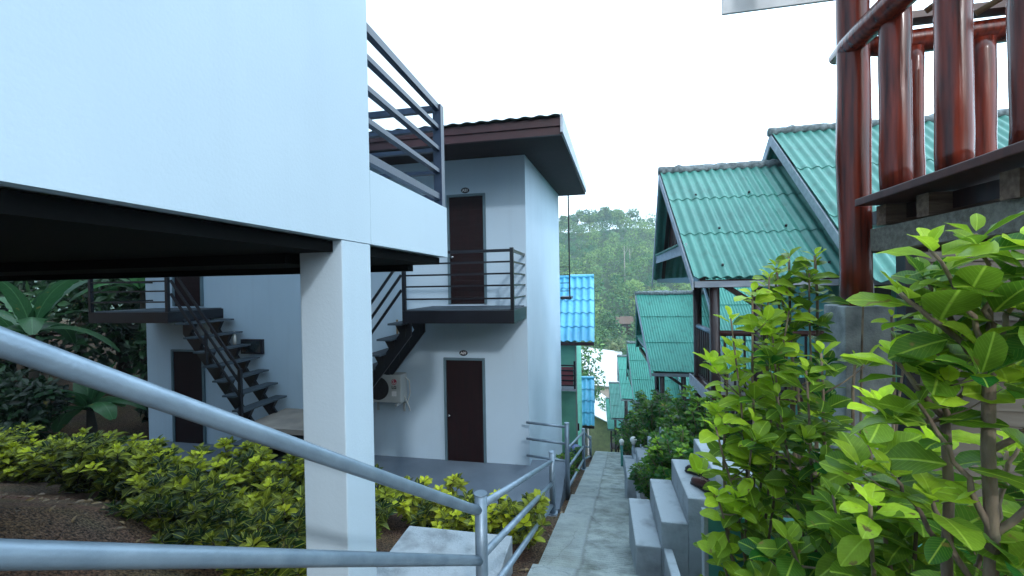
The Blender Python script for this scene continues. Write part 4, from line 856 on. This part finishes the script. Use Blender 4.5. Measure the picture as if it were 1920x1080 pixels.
def crown(mb, c, rx, rz_, n, L, rn, lobes=9):
    cs = [(Vector((rn.gauss(0, .5)*rx, rn.gauss(0, .5)*rx, rn.uniform(-.6, .75)*rz_)), rn.uniform(.3, .5)) for _ in range(lobes)]
    ag0 = [rn.uniform(.0, 1) for _ in cs]
    for i in range(n):
        j = rn.randrange(lobes); q_, s_ = cs[j]; v = Vector((rn.gauss(0, 1), rn.gauss(0, 1), rn.gauss(0, 1))).normalized(); rr_ = s_*rn.uniform(.75, 1.08)
        p_ = Vector(c)+q_+Vector((v.x*rx*rr_, v.y*rx*rr_, v.z*rz_*rr_))
        d = (v+Vector((rn.gauss(0, .7), rn.gauss(0, .7), rn.gauss(0, .5)))).normalized()
        mb.leaf(p_, d, v+Vector((0, 0, .5)), L*rn.uniform(.6, 1.3), L*rn.uniform(.35, .65), max(0, min(1, ag0[j]*.6+rn.gauss(.15, .18))), fine=False)
    return cs
def tree(name, label, cat, grp, base, h, rx, rz_, n, L, lm, bm, seed, tr=.2, lobes=9):
    rn = random.Random(seed); t_ = thing(name, base, label, cat, grp); c = Vector(base)+Vector((0, 0, h))
    lf = MB(); lf.uv = []; lf.age = []; cs = crown(lf, c, rx, rz_, n, L, rn, lobes)
    q = MB(); b = Vector(base); q.tube([b, b.lerp(c, .5)+Vector((rn.gauss(0, .1), rn.gauss(0, .1), 0)), c], [tr, tr*.75, tr*.4], 9)
    for k, (o_, s_) in enumerate(cs[:7]):
        st_ = b.lerp(c, rn.uniform(.45, .8)); q.tube([st_, st_.lerp(c+o_, .5)+Vector((0, 0, .1)), c+o_], [tr*.4, tr*.25, tr*.08], 6)
    q.build('trunk', bm, t_, smooth=True); lf.build('crown', lm, t_, smooth=False)
    return t_
JT = 'dark trees of the left thicket'
for i, (x, y, h, rx, rz_, lab) in enumerate(((-15.5, 11.5, 3.2, 2.2, 2.4, 'dark tree behind the banana leaves at far left'), (-18.5, 9, 3.0, 2.4, 2.6, 'dark tree seen at the left edge under the soffit'),
        (-14.2, 14.5, 4.2, 2.6, 2.8, 'dark tree behind the left end of the two storey building'), (-20, 13, 5, 3, 3.2, 'tall dark tree deep in the left thicket'), (-12.2, 10.4, 1.0, .9, 1.3, 'small dark tree by the left wall end of the building'), (-24, 16, 5.5, 4, 4, 'dark tree farthest back in the left thicket'), (-17, 18, 6, 3.5, 4, 'tall dark tree rising behind the left balcony'))):
    tree('jungle_tree', lab, 'tree', JT, (x, y, -3.6), h, rx, rz_, 2600, .34, 'leafD', 'barkdark', 100+i, lobes=14)
for i, (x, y, r1, lab) in enumerate(((-12.9, 6.9, 1.0, 'dark undergrowth bush behind the left end of the hedge'), (-14.8, 7.2, 1.3, 'dark undergrowth bush at the left edge behind the hedge'), (-17, 7.0, 1.5, 'dark undergrowth bush farthest left behind the hedge'))):
    tree('dark_bush', lab, 'bush', 'dark bushes behind the hedge', (x, y, ground(x, y)), .6, r1, .95, 1500, .22, 'leafD', 'barkdark', 130+i, tr=.04, lobes=10)

# valley trees
VT = 'trees in the valley'
tree('slender_tree', 'slender tree with bare lower trunk between the blue roofs and the white roof', 'tree', VT, (-1.6, 42, -17), 9.0, 2.0, 3.0, 1500, .42, 'leafG', 'bark', 201, tr=.28, lobes=12)
tree('valley_tree', 'bushy valley tree right behind the lower blue roof', 'tree', VT, (-.9, 52, -20), 4.5, 2.0, 2.4, 1500, .4, 'leafG', 'bark', 202, lobes=10)
tree('valley_tree', 'round valley tree between the white roof and the fourth green roof', 'tree', VT, (6.0, 84, -20), 5.5, 3.6, 4, 1700, .7, 'leafG', 'bark', 203, lobes=12)
tree('valley_tree', 'valley tree left of the palm above the white roof', 'tree', VT, (-3.2, 96, -20), 6, 4.5, 4.5, 1700, .8, 'leafG', 'bark', 204, lobes=12)
tree('valley_tree', 'valley tree directly behind the palm crown', 'tree', VT, (2.4, 104, -19), 7, 4.5, 4.5, 1700, .8, 'leafG', 'bark', 205, lobes=12)
tree('valley_tree', 'valley tree right of the hut under the hill', 'tree', VT, (12.5, 106, -18), 6, 4.5, 4.5, 1700, .8, 'leafG', 'bark', 206, lobes=12)
tp = thing('palm_tree', (3.8, 86, -20), 'palm tree with drooping olive fronds above the white roof', 'palm tree')
q = MB(); q.tube([(3.8, 86, -20), (4.0, 86, -16), (3.9, 86, -13)], [.28, .22, .2], 9); q.build('trunk', 'barkdark', tp, smooth=True)
lf = MB(); lf.uv = []; lf.age = []; rn = random.Random(9)
for i in range(34):
    a = i*2.4; ti = R(80-2.9*i); out = Vector((math.cos(a), math.sin(a), 0)); p_ = Vector((3.9, 86, -13)); d = out*math.cos(ti)+Vector((0, 0, math.sin(ti))); side = Vector((-math.sin(a), math.cos(a), 0))
    for k in range(14):
        for sd in (-1, 1):
            lf.leaf(p_, (side*sd+d*.6+Vector((0, 0, -.7))).normalized(), Vector((0, 0, 1)), 1.0*math.sin(.35+k/14*2.5), .12, max(0, min(1, rn.gauss(.6, .25))), fine=False)
        p_ = p_+d*.27; d = (d+Vector((0, 0, -.13))).normalized()
lf.build('crown', 'palmleaf', tp)
# forested hillside: hundreds of crowns that read as one mass
rn = random.Random(77); fo = MB(); fo.uv = []; fo.age = []
y = 108
while y < 246:
    stp = 4.6+y*.008
    x = -34-y*.07
    while x < 44+y*.07:
        if not (1 < x-0 < 12 and y < 124):
            xx = x+rn.uniform(-2, 2); yy = y+rn.uniform(-2, 2); s_ = rn.uniform(2.1, 3.9); gz = ground(xx, yy)
            far = abs(xx-.02*yy) > 30
            cnt = 90 if far else 210; L = 1.5 if far else 1.0; base = rn.random()
            cz = gz+s_*rn.uniform(.9, 1.35)
            for _ in range(cnt):
                v = Vector((rn.gauss(0, 1), rn.gauss(0, 1)-.25, rn.gauss(0, 1)+.25)).normalized(); bump_ = 1+.28*noise.noise(v*2.2+Vector((xx, yy, 0)))
                p_ = Vector((xx, yy, cz))+Vector((v.x*s_, v.y*s_, v.z*s_*.95))*bump_*rn.uniform(.86, 1.04)
                d = (v*.4+Vector((rn.gauss(0, 1), rn.gauss(0, 1), rn.gauss(0, .6)))).normalized()
                fo.leaf(p_, d, v, L*rn.uniform(.5, 1.1), L*rn.uniform(.35, .6), max(0, min(1, base*.75+rn.gauss(.12, .14))), fine=False)
        x += stp*rn.uniform(1.0, 1.5)
    y += stp
fo_o = fo.build('forest', 'leafF'); tag(fo_o, 'dense green forest covering the hillside', 'forest', kind='stuff')
for i, (x, y, h, rx, rz_, lab) in enumerate(((-15, 234, 6, 4.2, 3.5, 'round crowned tree standing out on the ridge at left'), (-3.5, 236, 8, 4.5, 3.6, 'tallest open crowned tree on the ridge'), (3.5, 236, 8, 3.2, 3.6, 'narrow topped tree on the ridge right of the tallest'), (12.5, 234, 6, 6.5, 4, 'broad domed tree on the ridge at right'))):
    tree('ridge_tree', lab, 'tree', 'trees on the ridge', (x, y, ground(x, y)), h, rx, rz_, 2600, 1.1, 'leafF', 'barkdark', 300+i, tr=.35, lobes=16)
for i, (x, y, h, lab) in enumerate(((9.3, 150, 14, 'tall pale dead trunk on the hillside'), (12.2, 165, 9, 'shorter pale dead trunk, right of the tall one'))):
    t_ = thing('dead_tree', (x, y, ground(x, y)), lab, 'tree', 'pale dead trunks on the hillside')
    z = ground(x, y); q = MB(); q.tube([(x, y, z), (x+.1, y, z+h*.6), (x, y, z+h)], [.22, .16, .08], 8); q.build('trunk', 'palebark', t_, smooth=True)
    q = MB(); q.tube([(x, y, z+h*.75), (x+.9, y, z+h*.9), (x+1.3, y, z+h)], [.07, .05, .03], 6); q.tube([(x, y, z+h*.85), (x-.8, y, z+h*.96)], [.06, .03], 6); q.each('branch', 'palebark', t_, smooth=True)
# ------------------------------------------------------------------ haze
hz = MB(); hz.box((-700, -70, -30), (700, 300, 60)); m = bpy.data.materials.new('haze'); m.use_nodes = True; n = m.node_tree.nodes; n.remove(n['Principled BSDF'])
pv = n.new('ShaderNodeVolumePrincipled'); pv.inputs['Density'].default_value = .001; pv.inputs['Color'].default_value = (.72, .88, 1, 1); pv.inputs['Anisotropy'].default_value = 0
m.node_tree.links.new(pv.outputs[0], n['Material Output'].inputs['Volume']); M['haze'] = m
tag(hz.build('haze', 'haze'), kind='stuff')
